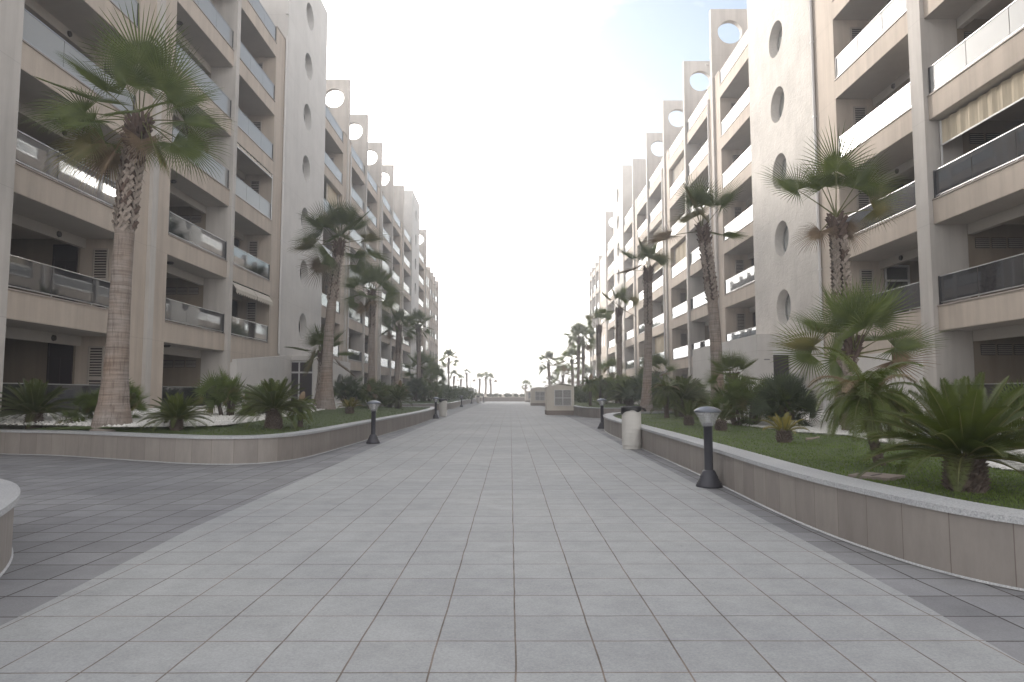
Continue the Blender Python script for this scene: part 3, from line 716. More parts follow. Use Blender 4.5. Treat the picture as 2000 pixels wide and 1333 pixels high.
# ------------------------------------------------------------------ plants
def fan_leaf(b, rnd, base, az, el, pet, Rr, nseg=38, droop=.5, m=0, mp=3, A=2.1, split=.31, fold=.55, r0=.03, roll=.75, tw0=0):
    d = Vector((math.cos(az)*math.cos(el), math.sin(az)*math.cos(el), math.sin(el)))
    p = Vector(base); pts = [p.copy()]; g = droop*.16
    for i in range(5):
        d = (d + Vector((0,0,-g*.5))).normalized(); p = p + d*pet/5; pts.append(p.copy())
    b.tube(pts, [r0,r0*.6,r0*.5,r0*.45,r0*.4,r0*.35], 4, mp, cap=False)
    f = d; l = f.cross(Vector((0,0,1)))
    if l.length < .15: l = Vector((-math.sin(az), math.cos(az), 0))
    l.normalize(); tw = tw0 + rnd.gauss(0,roll); nrm = l.cross(f).normalized()
    l = (l*math.cos(tw)+nrm*math.sin(tw)).normalized(); nrm = l.cross(f).normalized()
    da = 2*A/nseg
    for i in range(nseg):
        a = -A + da*(i+.5); t = abs(a)/A; rr = Rr*(1-.28*t*t)*(1+rnd.gauss(0,.05))
        dr = (f*math.cos(a)+l*math.sin(a)); cup = nrm*(.22*math.sin(min(1,t)*1.2))
        dr = (dr + cup).normalized(); side = (nrm.cross(dr)).normalized()
        sb = droop*(.45+.9*rnd.random()); q = p.copy(); dd = dr.copy(); st = []; fr = [.0,.22,split,.68,.86,1.0]; last = 0
        mm = m
        for j, u in enumerate(fr):
            q = q + dd*(rr*(u-last)); last = u
            if u >= .22: dd = (dd + Vector((0,0,-1))*sb*(.16 if u < .6 else .55)*(u)).normalized()
            wd = rr*u*math.tan(da/2)*1.0 if u <= split else rr*split*math.tan(da/2)*max(0,(1-u)/(1-split))**.8
            st.append((q, wd))
        vs = []
        for (q, wd) in st[:-1]:
            vs += [q-side*wd+nrm*wd*fold, q-nrm*wd*fold*1.2, q+side*wd+nrm*wd*fold]
        vs.append(st[-1][0]); fs = []
        for j in range(len(st)-2): k = j*3; fs += [(k,k+1,k+4,k+3),(k+1,k+2,k+5,k+4)]
        k = (len(st)-2)*3; fs += [(k,k+1,k+3),(k+1,k+2,k+3)]
        b.add(vs, fs, mm, False)
FANM = [M['fan'], M['fan_y'], M['dead'], M['petiole']]
def crown_mesh(seed, n, emin, emax, pet, Rr, dead=2, nseg=38, droop=.55):
    rnd = random.Random(seed); b = MB()
    for i in range(n):
        t = (i+.5)/n; el = emax - (emax-emin)*t**1.4; az = i*2.39996+rnd.gauss(0,.2)
        isd = i >= n-dead
        fan_leaf(b, rnd, (0.06*math.cos(az), .06*math.sin(az), -.25*t), az, R(el+rnd.gauss(0,5)), pet*(.75+.3*t+rnd.gauss(0,.05)), Rr*(.8+.25*min(1,t*2)+rnd.gauss(0,.04)), nseg,
                 droop*(.05+1.35*t), 2 if isd else (1 if rnd.random() < .12 and t > .5 else 0), 3)
    return b.mesh('crown', FANM)
CR = {'full1': crown_mesh(1, 23, -48, 88, 1.15, 1.15, 2, 40, .42), 'full2': crown_mesh(2, 23, -45, 88, 1.15, 1.15, 1, 40, .40), 'full3': crown_mesh(9, 23, -42, 86, 1.1, 1.1, 2, 38, .42),
      'sp1': crown_mesh(3, 9, -8, 88, 1.1, 1.1, 1, 38, .33), 'sp2': crown_mesh(4, 10, -5, 88, 1.05, 1.1, 1, 38, .33), 'young2': crown_mesh(15, 18, -15, 88, .8, 1.0, 1, 38, .16), 'young': crown_mesh(5, 14, -25, 84, .85, .95, 1, 34, .30)}
b = MB(); rn = random.Random(21)
for az, el, pe, rr, dr_, mm, ro_ in [(-1.45,87,1.35,1.45,.05,0,0),(1.6,82,1.3,1.35,.1,0,.5),(2.5,70,1.25,1.3,.12,0,-.4),(.5,62,1.0,1.3,.2,0,.6),(.25,36,.85,1.15,.3,0,-.8),(-.5,40,.95,1.15,.35,0,.5),(.1,10,.95,1.15,.6,0,-.7),(.6,-10,1.05,1.0,.8,0,.8),
        (3.05,27,1.25,1.25,.15,0,.25),(3.45,10,1.1,1.25,.55,0,.9),(2.75,-8,1.15,1.15,.7,0,-.7),(3.5,-28,1.15,1.1,.8,1,.9),(3.0,-38,1.0,1.1,.9,2,-.8),(-2.1,34,.85,1.1,.4,0,.3),(-2.5,-5,.9,1.1,.7,0,.6),(-1.1,4,.75,1.0,.8,0,-.4),
        (2.0,-6,1.0,1.05,.7,0,.5),(-.15,-26,1.0,1.0,.85,0,-.9),(-.6,-42,.8,.9,.9,1,.8),(3.6,-55,.9,.9,.9,2,.4),(-1.7,58,.8,1.1,.2,0,.2),(-.9,-60,.6,.8,.9,2,0)]:
    fan_leaf(b, rn, (.05*math.cos(az), .05*math.sin(az), -.1), az, R(el), pe*.95, rr, 44, dr_, mm, roll=0, tw0=ro_)
CR['near'] = b.mesh('crown', FANM)
# hand-set crown for the trimmed palm on the right, whose few fans stand apart
b = MB(); rn = random.Random(11)
for az, el, pe, rr, mm, ro_ in [(-1.5,86,1.15,1.25,0,0),(2.95,42,1.15,1.1,0,.9),(.25,44,1.1,1.15,0,-.9),(.05,20,1.0,.95,1,.8),(1.6,68,1.0,1.1,0,.5),(-.4,60,.9,1.0,0,-.8),(2.5,70,.9,.9,0,.7),(3.3,-35,.6,.8,2,.5),(-.3,-50,.4,.75,2,.6)]:
    fan_leaf(b, rn, (0,0,0), az, R(el), pe, rr, 40, .28 if el > 30 else .7, mm, roll=0, tw0=ro_)
CR['trim'] = b.mesh('crown', FANM)
# hanging skirt of a couple of dead fans
def skirt_mesh(seed, n=4):
    rnd = random.Random(seed); b = MB()
    for i in range(n): fan_leaf(b, rnd, (0,0,-.3), i*6.28/n+rnd.random(), R(-60+rnd.gauss(0,8)), .5, .8, 22, 1.0, 2, 2, 1.4)
    return b.mesh('dead_fronds', FANM)
SK = skirt_mesh(3)
def washingtonia(label, x, y, z0, ht, crown, rot, lean=(0,0), rb=.36, rm=.205, boots=2.4, cs=1.0, grp='fan palms along the planters', skirt=False, seed=0, detail=1, cat='palm tree'):
    rnd = random.Random(seed*7+3)
    root = empty('palm_tree', (x,y,z0), label, cat, grp)
    b = MB(); n = 26; pts = []; rad = []
    bend = lambda t: (lean[0]*t**1.3 + .05*math.sin(t*5+seed), lean[1]*t**1.3 + .04*math.sin(t*4+seed*2))
    zb = max(.3, ht-boots)
    for i in range(n+1):
        t = i/n; z = ht*t; f = rb-rm; r = rm*(1-.12*t) + f*math.exp(-z/.55) + f*.35*math.exp(-z/1.8)*.8
        r *= 1+.02*math.sin(z*9+seed)
        bx_, by_ = bend(t); pts.append((bx_, by_, z-(.15 if i == 0 else 0))); rad.append(r if z < zb+.05 else r*.80)
    b.tube(pts, rad, 20 if detail else 10, 0)
    b.build('trunk', [M['bark']], root, (0,0,0))
    # crossed leaf bases left on the upper trunk
    b = MB(); rows = max(4, int(boots/.085)); 
    for i in range(rows):
        z = zb + boots*i/rows; t = z/ht; c = bend(t); r = rm*(1-.12*t); top = i/rows
        k = 9 if detail else 7
        for j in range(k):
            a = 6.283*(j+.5*(i % 2))/k + rnd.gauss(0,.05); sgn = 1 if (i//1+j) % 2 else -1
            ln = .17+.05*rnd.random(); wd = .035+.008*rnd.random(); out = .028+.02*rnd.random()+(.05 if top > .75 else 0)
            tx, ty = -math.sin(a), math.cos(a); nx_, ny_ = math.cos(a), math.sin(a)
            ax = sgn*(.75 if top < .75 else .25)
            rb_ = r*.86; p0 = Vector((c[0]+nx_*rb_, c[1]+ny_*rb_, z)); u = Vector((tx*ax, ty*ax, 1)).normalized(); 
            p1 = p0 + u*ln; rr1 = Vector((p1.x-c[0], p1.y-c[1])); rl = rr1.length; s_ = (r*.9+out+ (.03 if sgn > 0 else 0))/rl; p1 = Vector((c[0]+rr1.x*s_, c[1]+rr1.y*s_, p1.z))
            sv = Vector((tx, ty, -ax)).normalized()*wd; nv = Vector((nx_, ny_, .1))*.022
            m = 1 if top > .72 or rnd.random() < .12 else 0
            vs = [p0-sv, p0+sv, p1+sv*.8, p1-sv*.8, p0-sv+nv, p0+sv+nv, p1+sv*.8+nv, p1-sv*.8+nv]
            b.add(vs, [(4,5,6,7),(0,1,5,4),(1,2,6,5),(2,3,7,6),(3,0,4,7)], m)
    ct = [(bend(z/ht)[0], bend(z/ht)[1], z) for z in [zb+(ht-zb)*q/6 for q in range(7)]]
    b.tube(ct, [rm*.84]*5+[rm*.9, rm*.6], 12, 2)
    b.build('leaf_bases', [M['boot'], M['bootd'], M['core']], root, (0,0,0))
    tp = bend(1); 
    link('crown', CR[crown], root, (tp[0], tp[1], ht+.05), rot, cs)
    if skirt: link('dead_fronds', SK, root, (tp[0], tp[1], ht-.1), rot, cs*.8)
    return root
wt = washingtonia
# left row, near to far
wt('tallest-looking fan palm, nearest on the left, broad flared trunk on white pebbles', -8.52, 14.6, .60, 6.7, 'near', 0, (.40,0), .37, .205, 2.55, .98, skirt=False, seed=1)
wt('second tall fan palm on the left, trunk rising before the white stair tower', -8.05, 29.8, .75, 7.25, 'full2', .6, (.45,0), .38, .215, 2.7, 1.0, seed=2)
wt('third tall fan palm of the left row, drooping full crown below the second', -8.15, 40.5, .7, 6.7, 'full3', 1.9, (-.2,0), .33, .19, 2.3, .95, seed=3, skirt=True)
wt('fourth fan palm of the left row, with a trunk curving to the right', -8.9, 53.5, .7, 5.9, 'full1', 3.9, (.1,0), .33, .2, 2.2, .78, seed=4, detail=0)
wt('fifth fan palm of the left row, its crown just over the short pair', -8.4, 62.5, .7, 6.9, 'full2', 5.1, (-.1,0), .3, .19, 2.5, .78, seed=5, detail=0)
wt('short young fan palm behind the second left trunk, beside the glazed entrance', -9.3, 33.0, .7, 2.55, 'young', .9, (.25,0), .2, .13, 1.9, .98, seed=6)
wt('short bushy fan palm behind the fifth trunk of the left row', -8.6, 66, .7, 2.9, 'full3', 1.0, (0,0), .2, .15, 1.6, 1.05, seed=7, detail=0)
wt('shorter bushy fan palm at the end of the left block, right of the fifth trunk', -8.2, 71, .7, 2.2, 'full1', 2.0, (0,0), .2, .15, 1.4, 1.0, seed=8, detail=0)
# right row
wt('trimmed fan palm nearest on the right, a few separate fans against the glass balconies', 7.95, 16.1, .52, 4.95, 'trim', 0, (-.18,0), .30, .165, 2.1, .95, seed=10, skirt=False)
wt('second tall fan palm of the right row, sparse crown, one dead leaf to its right', 7.35, 24.0, .5, 6.75, 'sp1', 2.6, (-.48,0), .33, .195, 2.7, .98, seed=11)
wt('third tall fan palm of the right row, small upright crown over a slightly leaning trunk', 6.75, 34.0, .5, 7.1, 'sp2', .9, (.25,0), .32, .20, 2.9, .82, seed=12)
wt('fourth fan palm of the right row, ragged crown before the far stair tower', 7.2, 45.5, .6, 6.4, 'sp1', 4.4, (.15,0), .29, .19, 2.4, .9, seed=13, detail=0)
wt('fifth fan palm of the right row, before the end of the right block', 7.6, 58.5, .6, 6.5, 'sp2', 3.3, (.05,0), .3, .2, 2.6, .95, seed=14, detail=0)
wt('young fan palm with dark shaggy trunk in front of the nearest right palm', 6.95, 14.2, .5, 1.75, 'young2', 3.4, (.2,0), .13, .085, 1.6, .95, seed=15, skirt=True)
wt('short dark fan palm standing among bushes left of the big green bush', 6.45, 20.0, .5, 1.25, 'young', 1.3, (0,0), .13, .1, 1.0, .55, seed=16)
wt('short fan palm between the fourth and fifth right palms', 7.7, 52, .6, 2.2, 'sp1', .3, (0,0), .18, .12, 1.5, .75, seed=17, detail=0)
wt('short fan palm right of the third right palm, before the flats', 8.6, 40, .6, 1.9, 'sp2', 2.0, (0,0), .16, .11, 1.4, .7, seed=18, detail=0)
# palms by the sea end
far = [(-10.2,113,.7,6.4,'full2','lone tall fan palm past the end of the left block',.95),(-10.0,121,.9,3.4,'sp2','small fan palm just behind the trunk of the lone tall palm',.8),
 (7.6,76,.6,7.0,'full3','left one of the tall twin palms by the end of the right block',1.0),(8.4,79,.6,7.1,'full1','right one of the tall twin palms by the end of the right block',.92),(7.6,84,.6,4.8,'full2','lower fan palm tucked behind the tall twin palms',.95),
 (5.2,92,.6,4.8,'full2','tall fan palm standing over the nearest cream kiosk',1.0),(5.8,98,.6,2.4,'young','squat fan palm behind the first kiosk, left of its neighbour',.8),(7.4,96,.6,3.3,'full3','spreading fan palm between the kiosk palm and the twin trunks',.95),
 (11.0,99,.6,3.0,'full1','bushy fan palm half hidden behind the right row',1.1),(-5.6,124,.9,3.0,'sp1','left palm of the distant trio at the end of the plaza',.72),(-4.6,127,.9,3.4,'sp2','middle palm of the distant trio at the end of the plaza',.72),(-3.6,124,.9,2.9,'sp1','right palm of the distant trio at the end of the plaza',.72),
 (-7.9,124,.9,4.1,'sp2','slender distant palm, taller of the two right of the lone palm',.5),(-9.1,126,.9,3.0,'sp1','slender distant palm, shorter of the two right of the lone palm',.5),
 (2.7,121,.9,1.8,'young','single small palm beyond the plaza, left of the kiosks',.8)]
for i, (x,y,z,h,c,lb,sc) in enumerate(far): wt(lb, x, y, z, h, c, i*1.7, (0,0), .24, .16, h*.4, sc, 'palms at the sea end', seed=20+i, detail=0)

def pinnate(b, rnd, base, az, el, Ln, n, ll, droop, vee=.7, m=0, mp=1, lw=.012, ldroop=.0):
    d = Vector((math.cos(az)*math.cos(el), math.sin(az)*math.cos(el), math.sin(el))); p = Vector(base); pts = [(p.copy(), d.copy())]; K = 14
    for i in range(K):
        d = (d + Vector((0,0,-droop/K*(.4+1.4*i/K)))).normalized(); p = p + d*Ln/K; pts.append((p.copy(), d.copy()))
    b.tube([q[0] for q in pts[::2]], [.012*(1-.8*i/7) for i in range(len(pts[::2]))], 4, mp, cap=False)
    for i in range(n):
        t = .12+.88*(i+.5)/n; f = t*K; j = min(K-1, int(f)); a = pts[j]; c = pts[j+1]; q = a[0].lerp(c[0], f-j); dd = a[1]
        l = dd.cross(Vector((0,0,1))); l = l.normalized() if l.length > .05 else Vector((-math.sin(az), math.cos(az), 0)); nn = l.cross(dd).normalized()
        le = ll*math.sin(math.pi*min(1, (.12+.86*t)))**.6*(1+rnd.gauss(0,.06))
        for s in (-1, 1):
            v = (l*s*math.cos(vee*.6) + nn*math.sin(vee*.6)*.8 + dd*(.45+.5*t)).normalized()
            tip = q + v*le + Vector((0,0,-1))*ldroop*le; mid = q + v*le*.55 + Vector((0,0,-1))*ldroop*le*.2
            wv = dd*lw; b.add([q-wv*.6, q+wv*.6, mid+wv, mid-wv, tip], [(0,1,2,3),(3,2,4)], m)
def sago_mesh(seed, n, Ln, emin, emax, droop, ll, young=False, th=.25, tr=.14, lw=.007, nl=40):
    rnd = random.Random(seed); b = MB()
    for i in range(n):
        t = (i+.5)/n; el = R(emax-(emax-emin)*t**.85+rnd.gauss(0,4)); az = i*2.39996+rnd.gauss(0,.12)
        pinnate(b, rnd, (.05*math.cos(az), .05*math.sin(az), th), az, el, Ln*(.82+.25*t+rnd.gauss(0,.05)), nl, ll, droop*(.6+.6*t), .8, 0, 1, lw)
    return b.mesh('crown', [M['sago_y' if young else 'sago'], M['petiole']])
def scaly_trunk(seed, th, tr, taper=.85):
    rnd = random.Random(seed); b = MB(); b.lathe([(tr*1.08,-.1),(tr*1.05,0),(tr,th*.4),(tr*taper,th),(tr*.4,th+.06)], 16)
    rows = max(4, int(th/.035))
    for i in range(rows):
        z = th*i/rows; r = tr*(1.03-(1-taper)*i/rows)
        for j in range(16):
            a = 6.283*(j+.5*(i % 2))/16+rnd.gauss(0,.06); nx_, ny_ = math.cos(a), math.sin(a); w_ = r*.17; o = .035+.02*rnd.random()
            b.add([(nx_*r-(-ny_)*w_*-1*-1, ny_*r-nx_*w_, z),(nx_*r+(-ny_)*w_, ny_*r+nx_*w_, z),(nx_*(r+o), ny_*(r+o), z+.05),(nx_*r*.95, ny_*r*.95, z+.05)], [(0,1,2),(0,2,3),(1,3,2)], 0)
    return b.mesh('trunk', [M['sagotrunk']])
SG = {'big': (sago_mesh(1, 58, .92, 4, 84, .75, .17, th=.30, nl=60, lw=.006), scaly_trunk(1,.28,.155)), 'mid': (sago_mesh(2, 60, .85, 2, 86, .75, .14, th=.26, nl=44), scaly_trunk(2,.25,.14)),
      'tall': (sago_mesh(3, 62, .92, 0, 84, .9, .15, th=.42, nl=44), scaly_trunk(3,.42,.17,.8)),
      'baby': (sago_mesh(4, 15, .40, 20, 80, .9, .09, True, th=.16, nl=20), scaly_trunk(4,.17,.11)), 'thin': (sago_mesh(5, 11, .62, 25, 80, .7, .12, th=.2, nl=26), scaly_trunk(5,.2,.12))}
def sago(label, x, y, z, kind, sc, rot, grp='cycads in the planters'):
    root = empty('cycad', (x,y,z), label, 'cycad', grp, rot, sc); link('trunk', SG[kind][1], root, (0,0,0)); link('crown', SG[kind][0], root, (0,0,0)); return root
sago('large dark cycad at the far left edge, spreading over the planter coping', -10.6, 15.3, .56, 'mid', 1.08, .3)
sago('small round cycad standing right of the nearest flared palm trunk', -6.92, 14.25, .55, 'mid', .78, 1.3)
sago('big cycad with thick trunk in the middle of the left lawn', -5.2, 15.1, .53, 'tall', .96, 2.2)
sago('small yellow cycad on the left lawn behind the bollard lamp', -6.0, 25.6, .55, 'baby', 1.25, .4, 'small yellow cycads')
sago('biggest cycad, dark and spreading, on the right lawn by the frame edge', 3.99, 6.05, .44, 'big', .93, .2)
sago('small yellow cycad on the right lawn with dry stub beside it', 4.70, 11.8, .47, 'baby', 1.0, 2.4, 'small yellow cycads')
sago('thin cycad with few leaves just behind the near bollard lamp head', 4.75, 15.5, .47, 'thin', .95, .5)
sago('thin cycad with few upright leaves, left of the near bollard lamp head', 4.68, 18.0, .48, 'thin', .95, 2.0)
sago('wide cycad behind the lidless bin, in the second right planter', 6.6, 38, .62, 'mid', 1.5, 2.6)
sago('stout cycad behind the drooping pygmy palm on the right', 6.1, 24.5, .5, 'tall', 1.25, .9)
sago('stout cycad beside the second right palm trunk', 7.0, 27.5, .5, 'tall', 1.25, 1.9)
sago('dark cycad near the far end of the left lawn, before the hedge', -5.9, 36, .55, 'tall', .95, 2.9)
sago('small dark cycad between feathery palms on the far left lawn', -6.6, 37.5, .55, 'mid', .8, .9)

def pyg_mesh(seed, n, Ln, droop, ll, lw=.012):
    rnd = random.Random(seed); b = MB()
    for i in range(n):
        t = (i+.5)/n; pinnate(b, rnd, (0,0,0), i*2.4, R(66-70*t+rnd.gauss(0,6)), Ln*(.85+.2*rnd.random()), 50, ll, droop*(.8+.5*t), .3, 0 if rnd.random() > .12 else 2, 1, lw, .45)
    return b.mesh('crown', [M['feather'], M['petiole'], M['dead']])
PY = [pyg_mesh(1, 40, .80, 2.1, .17, .006), pyg_mesh(2, 30, .55, 1.8, .13, .006)]
def pygmy(label, x, y, z, ht, k, sc, lean=(0,0), r=.055):
    root = empty('pygmy_palm', (x,y,z), label, 'small palm', 'feathery pygmy palms'); b = MB(); rnd = random.Random(int(x*10))
    pts = [(lean[0]*math.sin(t*1.57), lean[1]*t, ht*t-.05*(t == 0)) for t in [i/8 for i in range(9)]]; b.tube(pts, [r*1.3,r*1.1]+[r]*6+[r*1.3], 10)
    for i in range(int(ht/.03)):
        t = i*.03/ht; c = (lean[0]*math.sin(t*1.57), lean[1]*t)
        for j in range(6):
            a = j*1.047+i*.5+rnd.gauss(0,.1); b.add([(c[0]+math.cos(a-.3)*r, c[1]+math.sin(a-.3)*r, t*ht),(c[0]+math.cos(a+.3)*r, c[1]+math.sin(a+.3)*r, t*ht),(c[0]+math.cos(a)*(r+.03), c[1]+math.sin(a)*(r+.03), t*ht+.035)], [(0,1,2)])
    b.build('trunk', [M['sagotrunk']], root, (0,0,0)); link('crown', PY[k], root, (lean[0], lean[1], ht), rnd.random()*6, sc); return root
pygmy('feathery pygmy palm with thin curved trunk beside the biggest cycad', 4.27, 7.95, .45, .78, 0, .98, (-.12,.02))
pygmy('small pygmy palm in the shade right of the big left cycad', -4.95, 16.2, .53, .42, 1, .9)
pygmy('yellowish pygmy palm with umbrella crown behind the right bin', 5.35, 23.5, .5, .85, 0, .95, r=.075)
pygmy('pygmy palm directly behind the left bollard lamp', -6.8, 33, .58, .65, 1, 1.2)
pygmy('pygmy palm with yellow tips on the far left lawn', -6.3, 39, .55, .95, 1, 1.3)
pygmy('slim pygmy palm right of the first kiosk', 4.9, 42, .58, 1.3, 1, 1.5, r=.08)
pygmy('slimmer pygmy palm a step further from the first kiosk', 5.7, 43.5, .6, 1.35, 1, 1.5, r=.08)

def bush_mesh(seed, n, Rb, Hb, leafR, mats, stems=6, nseg=15):
    rnd = random.Random(seed); b = MB(); st = [(rnd.uniform(-.5,.5)*Rb, rnd.uniform(-.4,.4)*Rb, Hb*rnd.uniform(.15,.55)) for _ in range(stems)]
    for i in range(n):
        c = st[i % stems]; az = rnd.random()*6.283; el = R(rnd.uniform(-18,80))
        fan_leaf(b, rnd, (c[0], c[1], c[2]+rnd.uniform(-.1,.15)*Hb), az, el, leafR*rnd.uniform(.7,1.3), leafR*rnd.uniform(.8,1.15), nseg, .22, 0 if rnd.random() > .15 else 1, 3, 1.75, .35, .2, .008)
    for c in st: b.tube([(c[0]*.6, c[1]*.6, -.05), c], [.05,.04], 6, 2)
    return b.mesh('foliage', [M[mats[0]], M[mats[1]], M['sagotrunk'], M['petiole']])
BU = {'a': bush_mesh(1, 130, .75, 1.1, .36, ('bushleaf','fan_y'), 8), 'b': bush_mesh(2, 70, .45, .75, .32, ('bushleaf','fan_y'), 5), 'c': bush_mesh(3, 110, .8, 1.2, .38, ('bushleaf2','bushleaf'), 8), 'd': bush_mesh(4, 26, .2, .25, .2, ('bushleaf','fan_y'), 3, 10)}
def bush(label, x, y, z, k, sc, rot, grp='bushy fan palms'):
    o = link('fan_palm_bush', BU[k], None, (x,y,z), rot, sc); tag(o, label, 'bush', grp); return o
bush('large blue-green fan palm bush on the right pebbles, its left half', 6.0, 17.6, .5, 'a', 1.0, 0)
bush('large dark fan palm bush on the right pebbles, below the window hole', 6.75, 16.4, .5, 'c', .98, 1.2)
bush('low fan palm bush squeezed behind the large right-hand bush', 7.3, 18.6, .5, 'c', 1.0, 2.5)
bush('leafy fan palm bush beneath the young shaggy palm on the right', 7.3, 13.2, .5, 'b', 1.1, .4)
bush('pale fan palm bush at the right frame edge, behind the biggest cycad', 7.2, 9.6, .5, 'b', 1.0, 2.4)
bush('fan palm bush behind the nearest flared palm trunk on the left', -9.0, 15.9, .65, 'b', 1.0, 2.0)
bush('second fan palm bush left of the flared trunk, near the glass terrace', -9.6, 16.0, .65, 'b', .75, .7)
bush('bright fan palm bush between the two left cycads', -7.8, 19.0, .68, 'b', 1.25, 1.1)
bush('yellow-green fan palm bush just behind the big left cycad', -7.7, 21.5, .70, 'b', .95, 3.1)
bush('tiny grassy fan palm on pebbles left of the small round cycad', -7.4, 14.9, .62, 'd', .85, 0)
bush('tiny fan palm sprouting at the foot of the far left cycad', -9.6, 14.95, .58, 'd', .8, 1)
bush('dark fan palm bush right of the second left palm trunk', -8.0, 34.5, .7, 'c', 1.15, .6)
bush('broad green fan palm bush in the middle of the left planter', -7.3, 36.5, .68, 'a', 1.1, 1.9)
bush('low fan palm bush under the third left palm', -7.6, 42, .6, 'a', 1.0, 2.9)
bush('fan palm bush at the foot of the fourth right palm', 7.3, 43, .7, 'a', 1.4, .3)
bush('fan palm bush behind the slim pygmy palms on the right', 6.4, 46, .7, 'b', 1.8, 2.3)
bush('tall fan palm bush in front of the third right palm', 7.7, 37.5, .6, 'c', 1.5, 1.3)
bush('fan palm bush left of the second right palm', 7.4, 29.3, .5, 'a', 1.15, .3)
bush('rounded fan palm bush in the second left planter', -7.4, 60, .7, 'a', 1.4, .9)
bush('fan palm bush under the short bushy palms on the left', -8.0, 58, .7, 'c', 1.5, 2.1)

def leafy(seed, rx, ry, rz, n, ls, name='foliage'):
    rnd = random.Random(seed); b = MB(); lobes = [(rnd.uniform(-.7,.7)*rx, rnd.uniform(-.7,.7)*ry, rnd.uniform(.25,.6)*rz, rnd.uniform(.3,.5)) for _ in range(9)]
    for i in range(n):
        c = lobes[i % 9]; v = Vector((rnd.gauss(0,1), rnd.gauss(0,1), rnd.gauss(0,1))).normalized()*(.75+.3*rnd.random()); s_ = c[3]
        p = Vector((c[0]+v.x*rx*s_, c[1]+v.y*ry*s_, max(.02, c[2]+v.z*rz*s_))); a = Vector((rnd.gauss(0,1), rnd.gauss(0,1), rnd.gauss(0,1))).normalized()*ls; q = a.cross(v).normalized()*ls*.45
        b.add([p-a, p+q, p+a, p-q], [(0,1,2,3)], 0)
    return b.mesh(name, [M['hedge']])
HG = [leafy(1, 1.3, 1.6, 1.2, 2600, .09), leafy(2, 1.0, 1.0, 1.0, 1500, .09)]
for i, (x,y,z,sc,k,lb) in enumerate([(-7.2,74,.6,1.5,0,'dark low hedge mound past the second left planter corner'),(-6.9,82,.6,1.5,0,'dark hedge mound by the far bollard lamps on the left'),(-6.8,91,.6,1.3,0,'hedge mound nearest the end wall on the left'),(6.0,66,.6,1.3,0,'hedge mound behind the second kiosk'),(5.8,54,.6,1.2,0,'round green shrub behind the first kiosk'),(6.6,75,.6,1.3,0,'hedge mound under the tall twin palms')]):
    tag(link('hedge_bush', HG[k], None, (x,y,z), i*1.1, sc), lb, 'bush', 'leafy hedge mounds')
for i, (x,y,sc,lb) in enumerate([(-5.2,115.6,.9,'first shrub from the left on the bank past the end wall'),(-3.4,115.8,.75,'second shrub from the left on the far bank'),(-2.3,116,.8,'third shrub from the left on the far bank'),(-.6,116.5,.85,'tallest grey shrub in the middle of the far bank'),(.6,115.9,.8,'shrub right of the tallest one on the far bank'),(2.0,115.8,.7,'rightmost shrub on the far bank, by the last kiosk'),(-8,116,1.5,'wide shrub on the far bank below the lone palm'),(7,117,1.5,'wide shrub on the far bank behind the kiosks')]):
    tag(link('shrub', HG[1], None, (x,y,.75), i*1.3, sc*.85), lb, 'shrub', 'shrubs on the far bank')

# ------------------------------------------------------------------ furniture
def bollard_meshes():
    base = MB(); base.lathe([(0,0),(.175,0),(.175,.02),(.165,.035),(.165,.05),(.15,.06),(.15,.075),(.135,.085),(.135,.10),(.12,.115),(.12,.135),(.10,.17),(.085,.21),(.062,.225)], 28)
    post = MB(); post.lathe([(.058,.22),(.058,.80),(.064,.80),(.064,.86),(.0,.86)], 24)
    dif = MB(); dif.lathe([(.064,.81),(.078,.82),(.10,.87),(.125,.935),(.160,.985),(.167,1.005)], 32)
    for z, r in ((.90,.114),(.93,.126),(.955,.142),(.98,.158)): dif.lathe([(r,z-.003),(r+.004,z),(r,z+.003)], 32)
    bulb = MB(); bulb.lathe([(.0,.86),(.04,.86),(.03,.9),(.035,.93),(.045,.96),(.03,.995),(0,.998)], 14)
    cap = MB(); cap.lathe([(.0,1.0),(.170,1.0),(.182,1.008),(.182,1.02),(.165,1.035),(.13,1.055),(.07,1.075),(0,1.083)], 32)
    return [('base', base.mesh('base', [M['iron']])), ('post', post.mesh('post', [M['iron']])), ('diffuser', dif.mesh('diffuser', [M['lampglass']])), ('bulb_holder', bulb.mesh('bulb_holder', [M['frame']])), ('cap', cap.mesh('cap', [M['lampcap']]))]
BM = bollard_meshes()
for x, y, lb in [(2.74,9.53,'dark grey bollard lamp nearest the viewer, on the right by the planter'),(3.38,25.3,'dark grey bollard lamp on the right behind the pale bin'),(-3.55,17.8,'dark grey bollard lamp on the left by the rounded planter corner'),
                 (-3.88,35.6,'dark grey bollard lamp on the left next to the pale bin'),(-4.75,66.5,'distant bollard lamp, third from the front on the left'),(-5.05,89,'distant bollard lamp, fourth from the front on the left'),(-3.95,100,'farthest bollard lamp, beside the far bin')]:
    root = empty('bollard_lamp', (x,y,.004), lb, 'bollard lamp', 'bollard lamps along the plaza', scale=1.02)
    for n_, me in BM: link(n_, me, root, (0,0,0))
